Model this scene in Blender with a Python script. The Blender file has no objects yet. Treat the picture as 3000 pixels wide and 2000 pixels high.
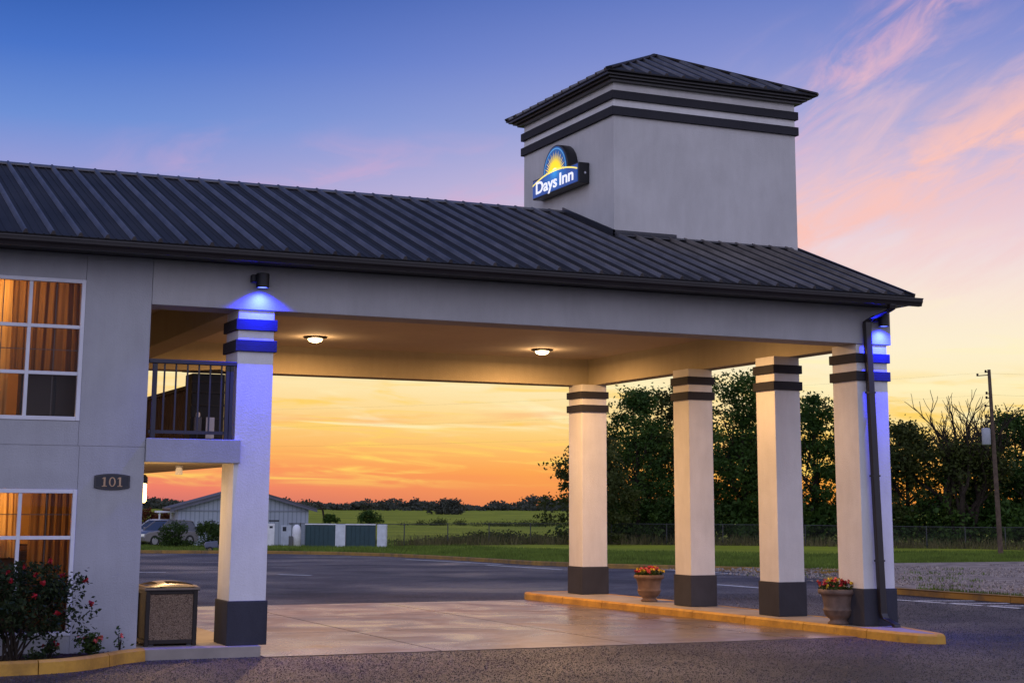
import bpy, math, random
import numpy as np
from mathutils import Vector, Matrix

S = bpy.context.scene
COL = S.collection
R = math.radians
rng = np.random.default_rng(11)
random.seed(7)

def lin(r, g, b):
    f = lambda c: (c/255/12.92) if c <= 10 else ((c/255+.055)/1.055)**2.4
    return (f(r), f(g), f(b), 1.0)

# ------------------------------------------------------------------ camera
YAW, PITCH, ROLL = R(24.255), R(10.191), R(0.292)
CAM = Vector((-5.893, -22.641, 2.062))
fwd = Vector((math.sin(YAW)*math.cos(PITCH), math.cos(YAW)*math.cos(PITCH), math.sin(PITCH)))
rt = Vector((math.cos(YAW), -math.sin(YAW), 0)); upv = rt.cross(fwd)
r2 = rt*math.cos(ROLL)+upv*math.sin(ROLL); u2 = upv*math.cos(ROLL)-rt*math.sin(ROLL)
cd = bpy.data.cameras.new('camera'); cd.sensor_width = 36; cd.lens = 56.5785
cd.shift_y = -0.1207; cd.clip_end = 6000; cd.clip_start = .1
cam = bpy.data.objects.new('camera', cd); COL.objects.link(cam)
cam.matrix_world = Matrix(((r2.x, u2.x, -fwd.x, CAM.x), (r2.y, u2.y, -fwd.y, CAM.y), (r2.z, u2.z, -fwd.z, CAM.z), (0, 0, 0, 1)))
S.camera = cam
S.view_settings.view_transform = 'Standard'; S.view_settings.look = 'None'
S.view_settings.exposure = 0; S.view_settings.gamma = 1
S.cycles.use_denoising = True
S.cycles.max_bounces = 8; S.cycles.transparent_max_bounces = 24
S.cycles.sample_clamp_indirect = 6

# ------------------------------------------------------------------ world: dusk sky with afterglow and cirrus
W = bpy.data.worlds.new('World'); S.world = W; W.use_nodes = True
wt = W.node_tree; wt.nodes.clear()
def wn(t, **k):
    n = wt.nodes.new(t)
    for a, b in k.items(): setattr(n, a, b)
    return n
def wl(a, b): wt.links.new(a, b)
def wset(sock, v):
    if hasattr(v, 'is_linked') or hasattr(v, 'links'): wl(v, sock)
    else: sock.default_value = v
def M(op, a, b=None, c=None, clamp=False):
    n = wn('ShaderNodeMath', operation=op, use_clamp=clamp)
    wset(n.inputs[0], a)
    if b is not None: wset(n.inputs[1], b)
    if c is not None: wset(n.inputs[2], c)
    return n.outputs[0]
def sstep(v, a, b):
    n = wn('ShaderNodeMapRange', interpolation_type='SMOOTHSTEP'); wset(n.inputs[0], v)
    n.inputs[1].default_value = a; n.inputs[2].default_value = b; return n.outputs[0]
def mixc(f, a, b, mode='MIX'):
    n = wn('ShaderNodeMix', data_type='RGBA', blend_type=mode); wset(n.inputs[0], f); wset(n.inputs[6], a); wset(n.inputs[7], b)
    return n.outputs[2]
def ramp(v, stops, lo, hi, srgb=True):
    n = wn('ShaderNodeValToRGB'); n.color_ramp.interpolation = 'EASE' if False else 'LINEAR'
    f = wn('ShaderNodeMapRange'); wset(f.inputs[0], v); f.inputs[1].default_value = lo; f.inputs[2].default_value = hi
    wl(f.outputs[0], n.inputs[0])
    e = n.color_ramp.elements
    while len(e) < len(stops): e.new(0.5)
    for i, (p, c) in enumerate(stops):
        e[i].position = (p-lo)/(hi-lo); e[i].color = lin(*c) if srgb else (*c, 1)
    return n.outputs[0]
tc = wn('ShaderNodeTexCoord'); sx = wn('ShaderNodeSeparateXYZ'); wl(tc.outputs['Generated'], sx.inputs[0])
X, Y, Z = sx.outputs
AZ = M('MULTIPLY', M('ARCTAN2', X, Y), 57.2958)
EL = M('MULTIPLY', M('ARCSINE', Z), 57.2958)
LOW = 40
left = ramp(EL, [(0, (198, 108, 114)), (.6, (236, 122, 110)), (1.2, (250, 144, 100)), (1.9, (253, 174, 94)), (2.9, (254, 202, 118)), (4.4, (254, 226, 165)),
                 (6, (248, 215, 195)), (8, (222, 190, 206)), (9.6, (190, 166, 208)), (11.2, (154, 158, 214)), (13.2, (110, 144, 214)), (15.6, (74, 116, 200)), (18.2, (48, 90, 172)), (27, (52, 80, 146)), (40, (84, 100, 152))], 0, LOW)
right = ramp(EL, [(0, (250, 150, 60)), (1.2, (255, 176, 72)), (2.6, (255, 218, 134)), (4, (255, 238, 186)), (5.5, (254, 240, 208)), (7.2, (250, 232, 216)), (9, (238, 216, 222)),
                  (11, (212, 194, 220)), (13.5, (166, 169, 217)), (16, (132, 145, 209)), (18.5, (98, 122, 196)), (27, (70, 90, 152)), (40, (86, 102, 154))], 0, LOW)
sky = mixc(sstep(AZ, 6, 37), left, right)
def cloud(sx_, sy_, rot, scale, lo, hi, detail=5, seed=0.0, rough=.55, dist=.6):
    ca, sa = math.cos(R(rot)), math.sin(R(rot))
    u = M('ADD', M('MULTIPLY', AZ, ca/sx_), M('MULTIPLY', EL, sa/sx_))
    v = M('ADD', M('MULTIPLY', AZ, -sa/sy_), M('MULTIPLY', EL, ca/sy_))
    cb = wn('ShaderNodeCombineXYZ'); wl(u, cb.inputs[0]); wl(v, cb.inputs[1]); cb.inputs[2].default_value = seed
    n = wn('ShaderNodeTexNoise'); wl(cb.outputs[0], n.inputs['Vector']); n.inputs['Scale'].default_value = scale
    n.inputs['Detail'].default_value = detail; n.inputs['Roughness'].default_value = rough; n.inputs['Distortion'].default_value = dist
    return sstep(n.outputs['Fac'], lo, hi)
def band(v, a, b, c, d_): return M('MULTIPLY', sstep(v, a, b), M('SUBTRACT', 1.0, sstep(v, c, d_)))
# pink diagonal cirrus on the right, faint pink veil upper left, yellow streaks low down
def gauss(az0, el0, slope, wd):
    d = M('DIVIDE', M('SUBTRACT', EL, M('ADD', el0-slope*az0, M('MULTIPLY', AZ, slope))), wd)
    return M('EXPONENT', M('MULTIPLY', M('MULTIPLY', d, d), -1.0))
ca_ = M('MULTIPLY', cloud(3.0, .95, 38, 1.0, .36, .72, seed=3.4, detail=8, rough=.62), M('MULTIPLY', gauss(34.7, 13.4, .83, 1.5), sstep(AZ, 32, 36)))
cb_ = M('MULTIPLY', cloud(3.4, 1.0, 24, 1.0, .30, .68, seed=9.4, detail=8, rough=.62), M('MULTIPLY', gauss(34.7, 9.7, .40, 1.9), sstep(AZ, 30.5, 34.5)))
sky = mixc(M('MULTIPLY', ca_, .75), sky, lin(240, 184, 198))
sky = mixc(M('MULTIPLY', cb_, 1.0), sky, lin(252, 196, 184))
c2 = M('MULTIPLY', cloud(5, 1.5, 12, 1.0, .44, .74, seed=8.1, detail=6), M('MULTIPLY', band(AZ, 6, 13, 26, 32), band(EL, 8.5, 10, 11.6, 13.8)))
sky = mixc(M('MULTIPLY', c2, .45), sky, lin(222, 172, 204))
c7 = M('MULTIPLY', cloud(6, 1.6, 30, 1.0, .42, .70, seed=21.3, detail=8, rough=.62), M('MULTIPLY', sstep(AZ, 31, 37), band(EL, 6, 8, 14, 18)))
sky = mixc(M('MULTIPLY', c7, .4), sky, lin(246, 200, 200))
c5 = M('MULTIPLY', cloud(9, 1.0, 14, 1.0, .5, .8, seed=5.5, detail=6), M('MULTIPLY', sstep(AZ, 34, 40), band(EL, 4.2, 5.5, 8, 10)))
sky = mixc(M('MULTIPLY', c5, .55), sky, lin(255, 240, 205))
c3 = M('MULTIPLY', cloud(4.2, .42, -2.5, 1.0, .47, .70, seed=1.7, detail=5, dist=.9), band(EL, .5, 1.1, 3.6, 5.0))
sky = mixc(M('MULTIPLY', c3, 1.0), sky, lin(255, 212, 104))
c4 = M('MULTIPLY', cloud(5.5, .6, -3, 1.0, .5, .72, seed=6.2, detail=5, dist=.8), band(EL, 2.2, 3, 5, 6.5))
sky = mixc(M('MULTIPLY', c4, .95), sky, lin(255, 243, 190))
c6 = M('MULTIPLY', cloud(7, .5, -2, 1.0, .5, .72, seed=12.2, detail=5, dist=.6), band(EL, .4, 1.2, 3, 4.0))
sky = mixc(M('MULTIPLY', c6, .4), sky, lin(250, 140, 92))
# the half of the sky behind the camera: lavender and blue
back = ramp(EL, [(0, (.68, .66, .96)), (12, (.97, .96, 1.32)), (28, (.94, .97, 1.38)), (50, (.48, .55, .92)), (90, (.105, .135, .285))], 0, 90, srgb=False)
hz = M('ADD', M('MULTIPLY', X, math.sin(R(30))), M('MULTIPLY', Y, math.cos(R(30))))
hl = M('SQRT', M('ADD', M('MULTIPLY', X, X), M('MULTIPLY', Y, Y)))
fr = sstep(M('DIVIDE', hz, M('MAXIMUM', hl, .001)), -.35, .55)
top = sstep(EL, 35, 70)
full = mixc(fr, back, mixc(top, sky, (.105, .135, .285, 1)))
gnd = mixc(sstep(EL, -3, -.3), (.05, .05, .05, 1), full)
bg = wn('ShaderNodeBackground'); wl(gnd, bg.inputs[0]); bg.inputs[1].default_value = 1.0
wo = wn('ShaderNodeOutputWorld'); wl(bg.outputs[0], wo.inputs[0])
W.cycles.sampling_method = 'MANUAL'; W.cycles.sample_map_resolution = 1024

# the sun itself is down at the horizon behind the trees: only a last weak warm graze
sl = bpy.data.lights.new('sun', 'SUN'); sl.energy = .12; sl.angle = R(4); sl.color = (1, .62, .3)
so = bpy.data.objects.new('sun', sl); COL.objects.link(so)
sd = Vector((math.sin(R(37))*math.cos(R(2.5)), math.cos(R(37))*math.cos(R(2.5)), math.sin(R(2.5))))
so.rotation_euler = sd.to_track_quat('Z', 'Y').to_euler()

# ------------------------------------------------------------------ materials
MATS = {}
class NT:
    def __init__(s, name):
        s.m = bpy.data.materials.new(name); s.m.use_nodes = True; s.t = s.m.node_tree
        s.b = s.t.nodes['Principled BSDF']; s.out = s.t.nodes['Material Output']; MATS[name] = s.m
    def n(s, t, **k):
        x = s.t.nodes.new(t)
        for a, b in k.items(): setattr(x, a, b)
        return x
    def l(s, a, b): s.t.links.new(a, b)
    def coord(s, kind='Object', scale=(1, 1, 1), rot=(0, 0, 0)):
        c = s.n('ShaderNodeTexCoord'); mp = s.n('ShaderNodeMapping'); s.l(c.outputs[kind], mp.inputs[0])
        mp.inputs['Scale'].default_value = scale; mp.inputs['Rotation'].default_value = rot; return mp.outputs[0]
    def pos(s, scale=(1, 1, 1)):
        c = s.n('ShaderNodeNewGeometry'); mp = s.n('ShaderNodeMapping'); s.l(c.outputs['Position'], mp.inputs[0])
        mp.inputs['Scale'].default_value = scale; return mp.outputs[0]
    def noise(s, vec, scale, detail=4, rough=.55, dist=0):
        x = s.n('ShaderNodeTexNoise'); s.l(vec, x.inputs['Vector']); x.inputs['Scale'].default_value = scale
        x.inputs['Detail'].default_value = detail; x.inputs['Roughness'].default_value = rough; x.inputs['Distortion'].default_value = dist
        return x.outputs['Fac']
    def ramp(s, fac, stops):
        x = s.n('ShaderNodeValToRGB'); s.l(fac, x.inputs[0]); e = x.color_ramp.elements
        while len(e) < len(stops): e.new(.5)
        for i, (p, c) in enumerate(stops):
            e[i].position = p; e[i].color = (*c, 1) if len(c) == 3 else c
        return x.outputs[0]
    def bump(s, h, strength=.3, dist=.01):
        x = s.n('ShaderNodeBump'); x.inputs['Strength'].default_value = strength; x.inputs['Distance'].default_value = dist
        s.l(h, x.inputs['Height']); s.l(x.outputs[0], s.b.inputs['Normal']); return x
    def mix(s, f, a, b, mode='MIX'):
        x = s.n('ShaderNodeMix', data_type='RGBA', blend_type=mode)
        for sock, v in ((x.inputs[0], f), (x.inputs[6], a), (x.inputs[7], b)):
            if hasattr(v, 'links'): s.l(v, sock)
            else: sock.default_value = v
        return x.outputs[2]

def plain(name, col, rough=.6, metal=0.0, var=.12, scale=3, spec=.5, bump=0, bscale=60):
    k = NT(name); v = k.pos()
    f = k.noise(v, scale, 5)
    lo = tuple(c*(1-var) for c in col); hi = tuple(min(1, c*(1+var)) for c in col)
    k.l(k.ramp(f, [(.3, lo), (.7, hi)]), k.b.inputs['Base Color'])
    k.b.inputs['Roughness'].default_value = rough; k.b.inputs['Metallic'].default_value = metal
    k.b.inputs['Specular IOR Level'].default_value = spec
    if bump: k.bump(k.noise(v, bscale, 3), bump, .004)
    return k.m

def stucco(name, col, stain=.12):
    k = NT(name); v = k.pos()
    big = k.noise(v, .9, 6, .6, .4); mid = k.noise(k.pos((6, 6, 1.1)), 1.2, 5, .6)
    c = k.ramp(big, [(.28, tuple(x*(1-stain) for x in col)), (.72, tuple(min(1, x*(1+stain*.6)) for x in col))])
    c = k.mix(.3, c, k.ramp(mid, [(.3, (.78, .77, .75)), (.65, (1, 1, 1))]), 'MULTIPLY')
    fine = k.noise(v, 55, 4, .7)
    c = k.mix(.35, c, k.ramp(fine, [(.3, (.82, .82, .82)), (.7, (1.0, 1.0, 1.0))]), 'MULTIPLY')
    k.l(c, k.b.inputs['Base Color']); k.b.inputs['Roughness'].default_value = .85; k.b.inputs['Specular IOR Level'].default_value = .25
    k.bump(k.noise(v, 45, 5, .65), .55, .012)
    return k.m
GREY = stucco('grey_stucco', (.40, .40, .415)); BEAMG = stucco('beam_grey_stucco', (.45, .44, .435)); TOWG = stucco('tower_stucco', (.57, .55, .525))
WHITE = stucco('white_stucco', (.74, .72, .69), .13)
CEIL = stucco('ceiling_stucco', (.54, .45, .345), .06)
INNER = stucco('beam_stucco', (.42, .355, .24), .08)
BAND = stucco('dark_band_stucco', (.035, .034, .04), .15)
BASE = stucco('charcoal_stucco', (.05, .05, .06), .35)
ROOF = plain('roof_metal', (.022, .0205, .021), .48, .05, .3, .7, .14)
RIBHI = plain('rib_highlight_metal', (.17, .152, .142), .36, .75, .35, 1.5, .5)  # rib highlights put into the colour: paler than the roof sheet
TRIM = plain('dark_bronze_trim', (.018, .014, .014), .35, .0, .2, 2, .5)
FLASH = plain('flashing', (.03, .03, .036), .4, .2)
WINF = plain('window_frame_white', (.62, .62, .66), .4, 0, .06)
GRILLE = plain('window_grille', (.10, .09, .085), .5)
IRON = plain('railing_iron', (.028, .028, .036), .45, .2)
DWOOD = plain('dark_rail_wood', (.050, .028, .018), .7, 0, .35, 5, .3)
WOOD = plain('weathered_wood', (.13, .075, .045), .75, 0, .35, 5, .3)
LAMPB = plain('lamp_black', (.012, .012, .014), .45, .3)
BRONZE = plain('brown_bronze', (.022, .017, .014), .4, .4, .2)

def asphalt():
    k = NT('asphalt'); v = k.pos()
    big = k.noise(v, .16, 6, .62, .5); mid = k.noise(v, .55, 6, .65)
    c = k.ramp(big, [(.32, (.010, .0095, .011)), (.5, (.020, .018, .020)), (.68, (.045, .038, .038))])
    c = k.mix(.5, c, k.ramp(mid, [(.32, (.55, .55, .56)), (.68, (1.35, 1.3, 1.26))]), 'MULTIPLY')
    vo = k.n('ShaderNodeTexVoronoi'); k.l(v, vo.inputs['Vector']); vo.inputs['Scale'].default_value = 24
    sp = k.ramp(vo.outputs['Color'], [(.22, (.22, .22, .23)), (.55, (.85, .83, .82)), (.72, (2.2, 2.0, 1.9)), (.88, (4.2, 3.7, 3.4))])
    c = k.mix(.75, c, sp, 'MULTIPLY')
    # hairline cracks
    w = k.noise(k.pos((.3, .3, 1)), 1.0, 7, .6, 1.6)
    cr = k.ramp(w, [(.490, (1, 1, 1)), (.4985, (.45, .45, .45)), (.502, (.45, .45, .45)), (.51, (1, 1, 1))])
    c = k.mix(.55, c, cr, 'MULTIPLY')
    k.l(c, k.b.inputs['Base Color'])
    rr = k.ramp(k.noise(v, .22, 6, .6, .5), [(.32, (.30, .30, .30)), (.68, (.62, .62, .62))]); k.l(rr, k.b.inputs['Roughness'])
    h = k.n('ShaderNodeMath', operation='ADD'); k.l(vo.outputs['Distance'], h.inputs[0]); k.l(k.noise(v, 90, 3), h.inputs[1])
    k.bump(h.outputs[0], .9, .02)
    return k.m
ASPH = asphalt()
def concrete():
    k = NT('driveway_concrete'); v = k.pos()
    a = k.noise(v, .55, 7, .62, .9); b = k.noise(k.pos((.6, 3.2, 1)), .9, 7, .66, .8)
    c = k.ramp(a, [(.3, (.085, .060, .042)), (.5, (.165, .118, .082)), (.7, (.25, .19, .14))])
    c = k.mix(.7, c, k.ramp(b, [(.32, (.55, .53, .52)), (.62, (1, 1, 1))]), 'MULTIPLY')
    c = k.mix(.4, c, k.ramp(k.noise(v, 26, 4), [(.35, (.75, .75, .75)), (.65, (1.05, 1.05, 1.05))]), 'MULTIPLY')
    k.l(c, k.b.inputs['Base Color'])
    k.l(k.ramp(k.noise(v, .7, 6, .6, .8), [(.35, (.20, .20, .20)), (.65, (.42, .42, .42))]), k.b.inputs['Roughness'])
    k.bump(k.noise(k.pos((1, 2, 1)), 3.5, 6, .6), .28, .012)
    return k.m
CONC = concrete()
SIDE = plain('sidewalk_concrete', (.30, .26, .22), .7, 0, .2, 2, .4, .3, 40)
def yellow():
    k = NT('yellow_kerb_paint'); v = k.pos()
    c = k.ramp(k.noise(v, 7, 6, .65), [(.22, (.26, .14, .04)), (.38, (.52, .27, .03)), (.75, (.62, .33, .03))])
    c = k.mix(.6, c, k.ramp(k.noise(v, 1.6, 5, .7), [(.36, (.38, .34, .32)), (.56, (1, 1, 1))]), 'MULTIPLY')
    k.l(c, k.b.inputs['Base Color']); k.b.inputs['Roughness'].default_value = .6; k.bump(k.noise(v, 30, 4), .4, .01)
    return k.m
YEL = yellow()
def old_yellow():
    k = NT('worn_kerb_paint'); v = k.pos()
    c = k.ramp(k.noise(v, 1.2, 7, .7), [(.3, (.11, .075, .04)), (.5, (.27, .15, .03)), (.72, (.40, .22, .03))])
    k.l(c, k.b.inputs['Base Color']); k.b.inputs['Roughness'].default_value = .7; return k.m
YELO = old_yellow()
PAINT = plain('lane_paint', (.8, .8, .8), .6, 0, .25, 3)
def grass(name, a, b, c_, sc=1.0):
    k = NT(name); v = k.pos()
    big = k.noise(v, .035*sc, 6, .6, .7); mid = k.noise(k.pos((1, 1, 1)), .10*sc, 8, .7)
    c = k.ramp(big, [(.3, a), (.52, b), (.72, c_)])
    c = k.mix(.7, c, k.ramp(mid, [(.34, (.62, .68, .55)), (.5, (1.0, 1.0, .9)), (.66, (1.5, 1.42, 1.1))]), 'MULTIPLY')
    k.l(c, k.b.inputs['Base Color']); k.b.inputs['Roughness'].default_value = .95; k.b.inputs['Specular IOR Level'].default_value = .1
    k.bump(k.noise(v, 6, 4), .9, .08)
    return k.m
GRASS = grass('field_grass', (.18, .215, .020), (.25, .285, .026), (.30, .315, .042))
BLADE = plain('grass_blade', (.10, .145, .020), .8, 0, .6, .5, .2)
WEED = plain('dry_weed', (.12, .105, .045), .9, 0, .4, .3, .1)
def leafmat(name, a, b, c_, tr=.3, scale=.55):
    k = NT(name)
    v = k.pos()
    f = k.noise(v, scale, 3, .6); g = k.noise(v, 7.0, 2)
    c = k.ramp(f, [(.3, a), (.5, b), (.72, c_)])
    c = k.mix(.6, c, k.ramp(g, [(.3, (.55, .6, .5)), (.7, (1.3, 1.3, 1.15))]), 'MULTIPLY')
    k.l(c, k.b.inputs['Base Color']); k.b.inputs['Roughness'].default_value = .65; k.b.inputs['Specular IOR Level'].default_value = .2
    t = k.n('ShaderNodeBsdfTranslucent'); k.l(c, t.inputs[0])
    m = k.n('ShaderNodeMixShader'); m.inputs[0].default_value = tr
    k.l(k.b.outputs[0], m.inputs[1]); k.l(t.outputs[0], m.inputs[2]); k.l(m.outputs[0], k.out.inputs[0])
    return k.m
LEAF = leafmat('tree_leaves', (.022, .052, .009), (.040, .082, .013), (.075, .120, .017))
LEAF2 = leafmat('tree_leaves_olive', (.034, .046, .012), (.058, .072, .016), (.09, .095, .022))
HAZYL = leafmat('hazed_tree_leaves', (.058, .062, .052), (.072, .078, .062), (.088, .092, .072), .15, .05)  # distance haze put into the leaf colour, paler and greyer
SHRUBL = leafmat('shrub_leaves', (.020, .042, .010), (.038, .070, .014), (.070, .105, .020), .3, 2.0)
ROSEL = leafmat('rose_leaves', (.010, .020, .009), (.020, .036, .012), (.045, .050, .016), .2, 6.0)
REDL = leafmat('red_hedge_leaves', (.075, .018, .010), (.12, .03, .014), (.15, .05, .02), .3, 1.0)
BARK = plain('bark', (.030, .022, .016), .9, 0, .4, 6, .2, .5, 20)
POLEW = plain('pole_wood', (.10, .068, .050), .85, 0, .3, 4, .2)
ROSE = plain('rose_petals', (.34, .010, .018), .55, 0, .3, 20, .4)
PINK = plain('salmon_petals', (.62, .10, .09), .6, 0, .25, 20, .3)
YPET = plain('yellow_petals', (.75, .52, .04), .6, 0, .2, 20, .3)
MULCH = plain('mulch_bark', (.030, .018, .013), .95, 0, .5, 30, .2, .9, 60)
GRAVEL = plain('gravel_ground', (.30, .235, .195), .95, 0, .5, 1.6, .2, .8, 14)
def emis(name, col, st):
    k = NT(name); k.b.inputs['Emission Color'].default_value = (*col, 1); k.b.inputs['Emission Strength'].default_value = st
    k.b.inputs['Base Color'].default_value = (*col, 1); k.b.inputs['Roughness'].default_value = .5
    return k.m
BULB = emis('warm_bulb', (1, .72, .36), 9)
BLUEB = emis('blue_bulb', (.12, .18, 1), 5)
def glassmat(name='window_glass', tint=(1, 1, 1)):
    k = NT(name); k.t.nodes.remove(k.b)
    t = k.n('ShaderNodeBsdfTransparent'); t.inputs[0].default_value = (*tint, 1)
    g = k.n('ShaderNodeBsdfGlossy'); g.inputs['Roughness'].default_value = .02
    f = k.n('ShaderNodeFresnel'); f.inputs[0].default_value = 1.25
    m = k.n('ShaderNodeMixShader'); k.l(f.outputs[0], m.inputs[0]); k.l(t.outputs[0], m.inputs[1]); k.l(g.outputs[0], m.inputs[2]); k.l(m.outputs[0], k.out.inputs[0])
    return k.m
GLASS = glassmat('window_glass', (.82, .80, .78))
CARGLASS = plain('car_glass', (.03, .035, .045), .08, 0, .1, 1, .8)

# ------------------------------------------------------------------ mesh helpers
class MB:
    def __init__(s): s.v = []; s.f = []; s.mi = []; s.cur = 0
    def add(s, vs, fs):
        o = len(s.v); s.v += [tuple(p) for p in vs]; s.f += [tuple(i+o for i in f) for f in fs]; s.mi += [s.cur]*len(fs)
    def box(s, x0, x1, y0, y1, z0, z1):
        s.add([(x0, y0, z0), (x1, y0, z0), (x1, y1, z0), (x0, y1, z0), (x0, y0, z1), (x1, y0, z1), (x1, y1, z1), (x0, y1, z1)],
              [(0, 3, 2, 1), (4, 5, 6, 7), (0, 1, 5, 4), (1, 2, 6, 5), (2, 3, 7, 6), (3, 0, 4, 7)]); return s
    def prism(s, pts, ext):      # planar polygon of 3D points swept by vector ext
        n = len(pts); e = Vector(ext); p = [Vector(q) for q in pts]
        nrm = Vector((0, 0, 0))
        for i in range(n): nrm += (p[i]-p[0]).cross(p[(i+1) % n]-p[0])
        if nrm.dot(e) > 0: p = p[::-1]
        q = [a+e for a in p]
        s.add(p+q, [tuple(range(n)), tuple(range(2*n-1, n-1, -1))]+[(i, i+n, (i+1) % n+n, (i+1) % n) for i in range(n)]); return s
    def tube(s, pts, rad, seg=8, cap=True):
        pts = [Vector(p) for p in pts]; n = len(pts)
        rad = [rad]*n if not hasattr(rad, '__len__') else rad
        vs = []; fs = []; ref = Vector((0, 0, 1))
        prev = None
        for i, p in enumerate(pts):
            d = (pts[min(i+1, n-1)]-pts[max(i-1, 0)]).normalized()
            if prev is None:
                a = d.cross(ref if abs(d.z) < .9 else Vector((1, 0, 0))).normalized()
            else:
                a = (prev-d*prev.dot(d)).normalized()
            prev = a; b = d.cross(a)
            for j in range(seg):
                t = 2*math.pi*j/seg; vs.append(p+(a*math.cos(t)+b*math.sin(t))*rad[i])
        for i in range(n-1):
            for j in range(seg):
                k = (j+1) % seg; fs.append((i*seg+j, i*seg+k, (i+1)*seg+k, (i+1)*seg+j))
        if cap: fs += [tuple(range(seg-1, -1, -1)), tuple((n-1)*seg+j for j in range(seg))]
        s.add(vs, fs); return s
    def bar(s, a, b, w, h=None):      # square bar along a-b
        a = Vector(a); b = Vector(b); h = h or w; d = (b-a).normalized()
        x = d.cross(Vector((0, 0, 1)) if abs(d.z) < .95 else Vector((0, 1, 0))).normalized(); y = x.cross(d)
        c = [x*sx*w/2+y*sy*h/2 for sx, sy in ((-1, -1), (1, -1), (1, 1), (-1, 1))]
        s.add([a+k for k in c]+[b+k for k in c], [(3, 2, 1, 0), (4, 5, 6, 7), (0, 1, 5, 4), (1, 2, 6, 5), (2, 3, 7, 6), (3, 0, 4, 7)]); return s
    def lathe(s, prof, c=(0, 0, 0), seg=24, axis='z'):
        vs = []; fs = []; n = len(prof)
        for r_, z in prof:
            for j in range(seg):
                t = 2*math.pi*j/seg; q = (r_*math.cos(t), r_*math.sin(t), z)
                if axis == 'y': q = (q[0], q[2], q[1])
                if axis == 'x': q = (q[2], q[0], q[1])
                vs.append((c[0]+q[0], c[1]+q[1], c[2]+q[2]))
        for i in range(n-1):
            for j in range(seg):
                k = (j+1) % seg
                f = (i*seg+j, i*seg+k, (i+1)*seg+k, (i+1)*seg+j)
                fs.append(f if axis != 'y' else f[::-1])
        fs += [tuple(range(seg-1, -1, -1)) if axis != 'y' else tuple(range(seg)), tuple((n-1)*seg+j for j in (range(seg) if axis != 'y' else range(seg-1, -1, -1)))]
        s.add(vs, fs); return s
    def build(s, name, mat, parent=None, bevel=0, smooth=False):
        me = bpy.data.meshes.new(name); me.from_pydata(s.v, [], s.f)
        for m_ in (mat if isinstance(mat, (list, tuple)) else [mat]): me.materials.append(m_)
        if any(s.mi): me.polygons.foreach_set('material_index', s.mi)
        if smooth: me.polygons.foreach_set('use_smooth', [True]*len(s.f))
        me.update()
        o = bpy.data.objects.new(name, me); COL.objects.link(o)
        if parent is not None: o.parent = parent
        if bevel:
            b = o.modifiers.new('edge', 'BEVEL'); b.width = bevel; b.segments = 2; b.limit_method = 'ANGLE'; b.angle_limit = R(40)
        return o
def tag(o, label, cat, group=None, kind=None):
    if label: o['label'] = label
    if cat: o['category'] = cat
    if group: o['group'] = group
    if kind: o['kind'] = kind
    return o
def thing(name, label, cat, loc=(0, 0, 0), rz=0, group=None):
    o = bpy.data.objects.new(name, None); COL.objects.link(o); o.location = loc; o.rotation_euler = (0, 0, rz); o.empty_display_size = .3
    return tag(o, label, cat, group)
def struct(o): o['kind'] = 'structure'; return o
def dup(root, loc, rz, label):
    r_ = root.copy(); COL.objects.link(r_); r_.location = loc; r_.rotation_euler = (0, 0, rz); r_['label'] = label
    for ch in list(root.children):
        c = ch.copy(); COL.objects.link(c); c.parent = r_
        for g in ch.children:
            d = g.copy(); COL.objects.link(d); d.parent = c
    return r_
def quads_obj(name, P, mat, parent=None):      # P: (n,k,3) array of k-gons
    n, k, _ = P.shape
    me = bpy.data.meshes.new(name); me.vertices.add(n*k); me.vertices.foreach_set('co', P.reshape(-1).astype(np.float32))
    me.loops.add(n*k); me.loops.foreach_set('vertex_index', np.arange(n*k, dtype=np.int32))
    me.polygons.add(n); me.polygons.foreach_set('loop_start', np.arange(0, n*k, k, dtype=np.int32)); me.polygons.foreach_set('loop_total', np.full(n, k, dtype=np.int32))
    me.materials.append(mat); me.update(); me.validate()
    o = bpy.data.objects.new(name, me); COL.objects.link(o)
    if parent is not None: o.parent = parent
    return o
def leaf_quads(C, size, rs, droop=.3, asp=.55):
    """one pointed 4-sided leaf at every centre in C"""
    n = len(C); a = rs.normal(size=(n, 3)); a[:, 2] = a[:, 2]*.7-droop; a /= np.linalg.norm(a, axis=1)[:, None]
    b = rs.normal(size=(n, 3)); b -= a*(a*b).sum(1)[:, None]; b /= np.linalg.norm(b, axis=1)[:, None]
    s = (size*(.6+.8*rs.random(n)))[:, None]
    return np.stack([C-a*s*.5, C+b*s*asp*.5, C+a*s*.5, C-b*s*asp*.5], 1)

T2 = np.array([math.sin(YAW), math.cos(YAW)])
def tdist(x, y): return (np.asarray(x)-CAM.x)*T2[0]+(np.asarray(y)-CAM.y)*T2[1]
def gz(x, y): return np.interp(tdist(x, y), [0, 52, 110, 400, 650, 1500], [0, 0, -.7, -.2, .6, 1.5])

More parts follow.
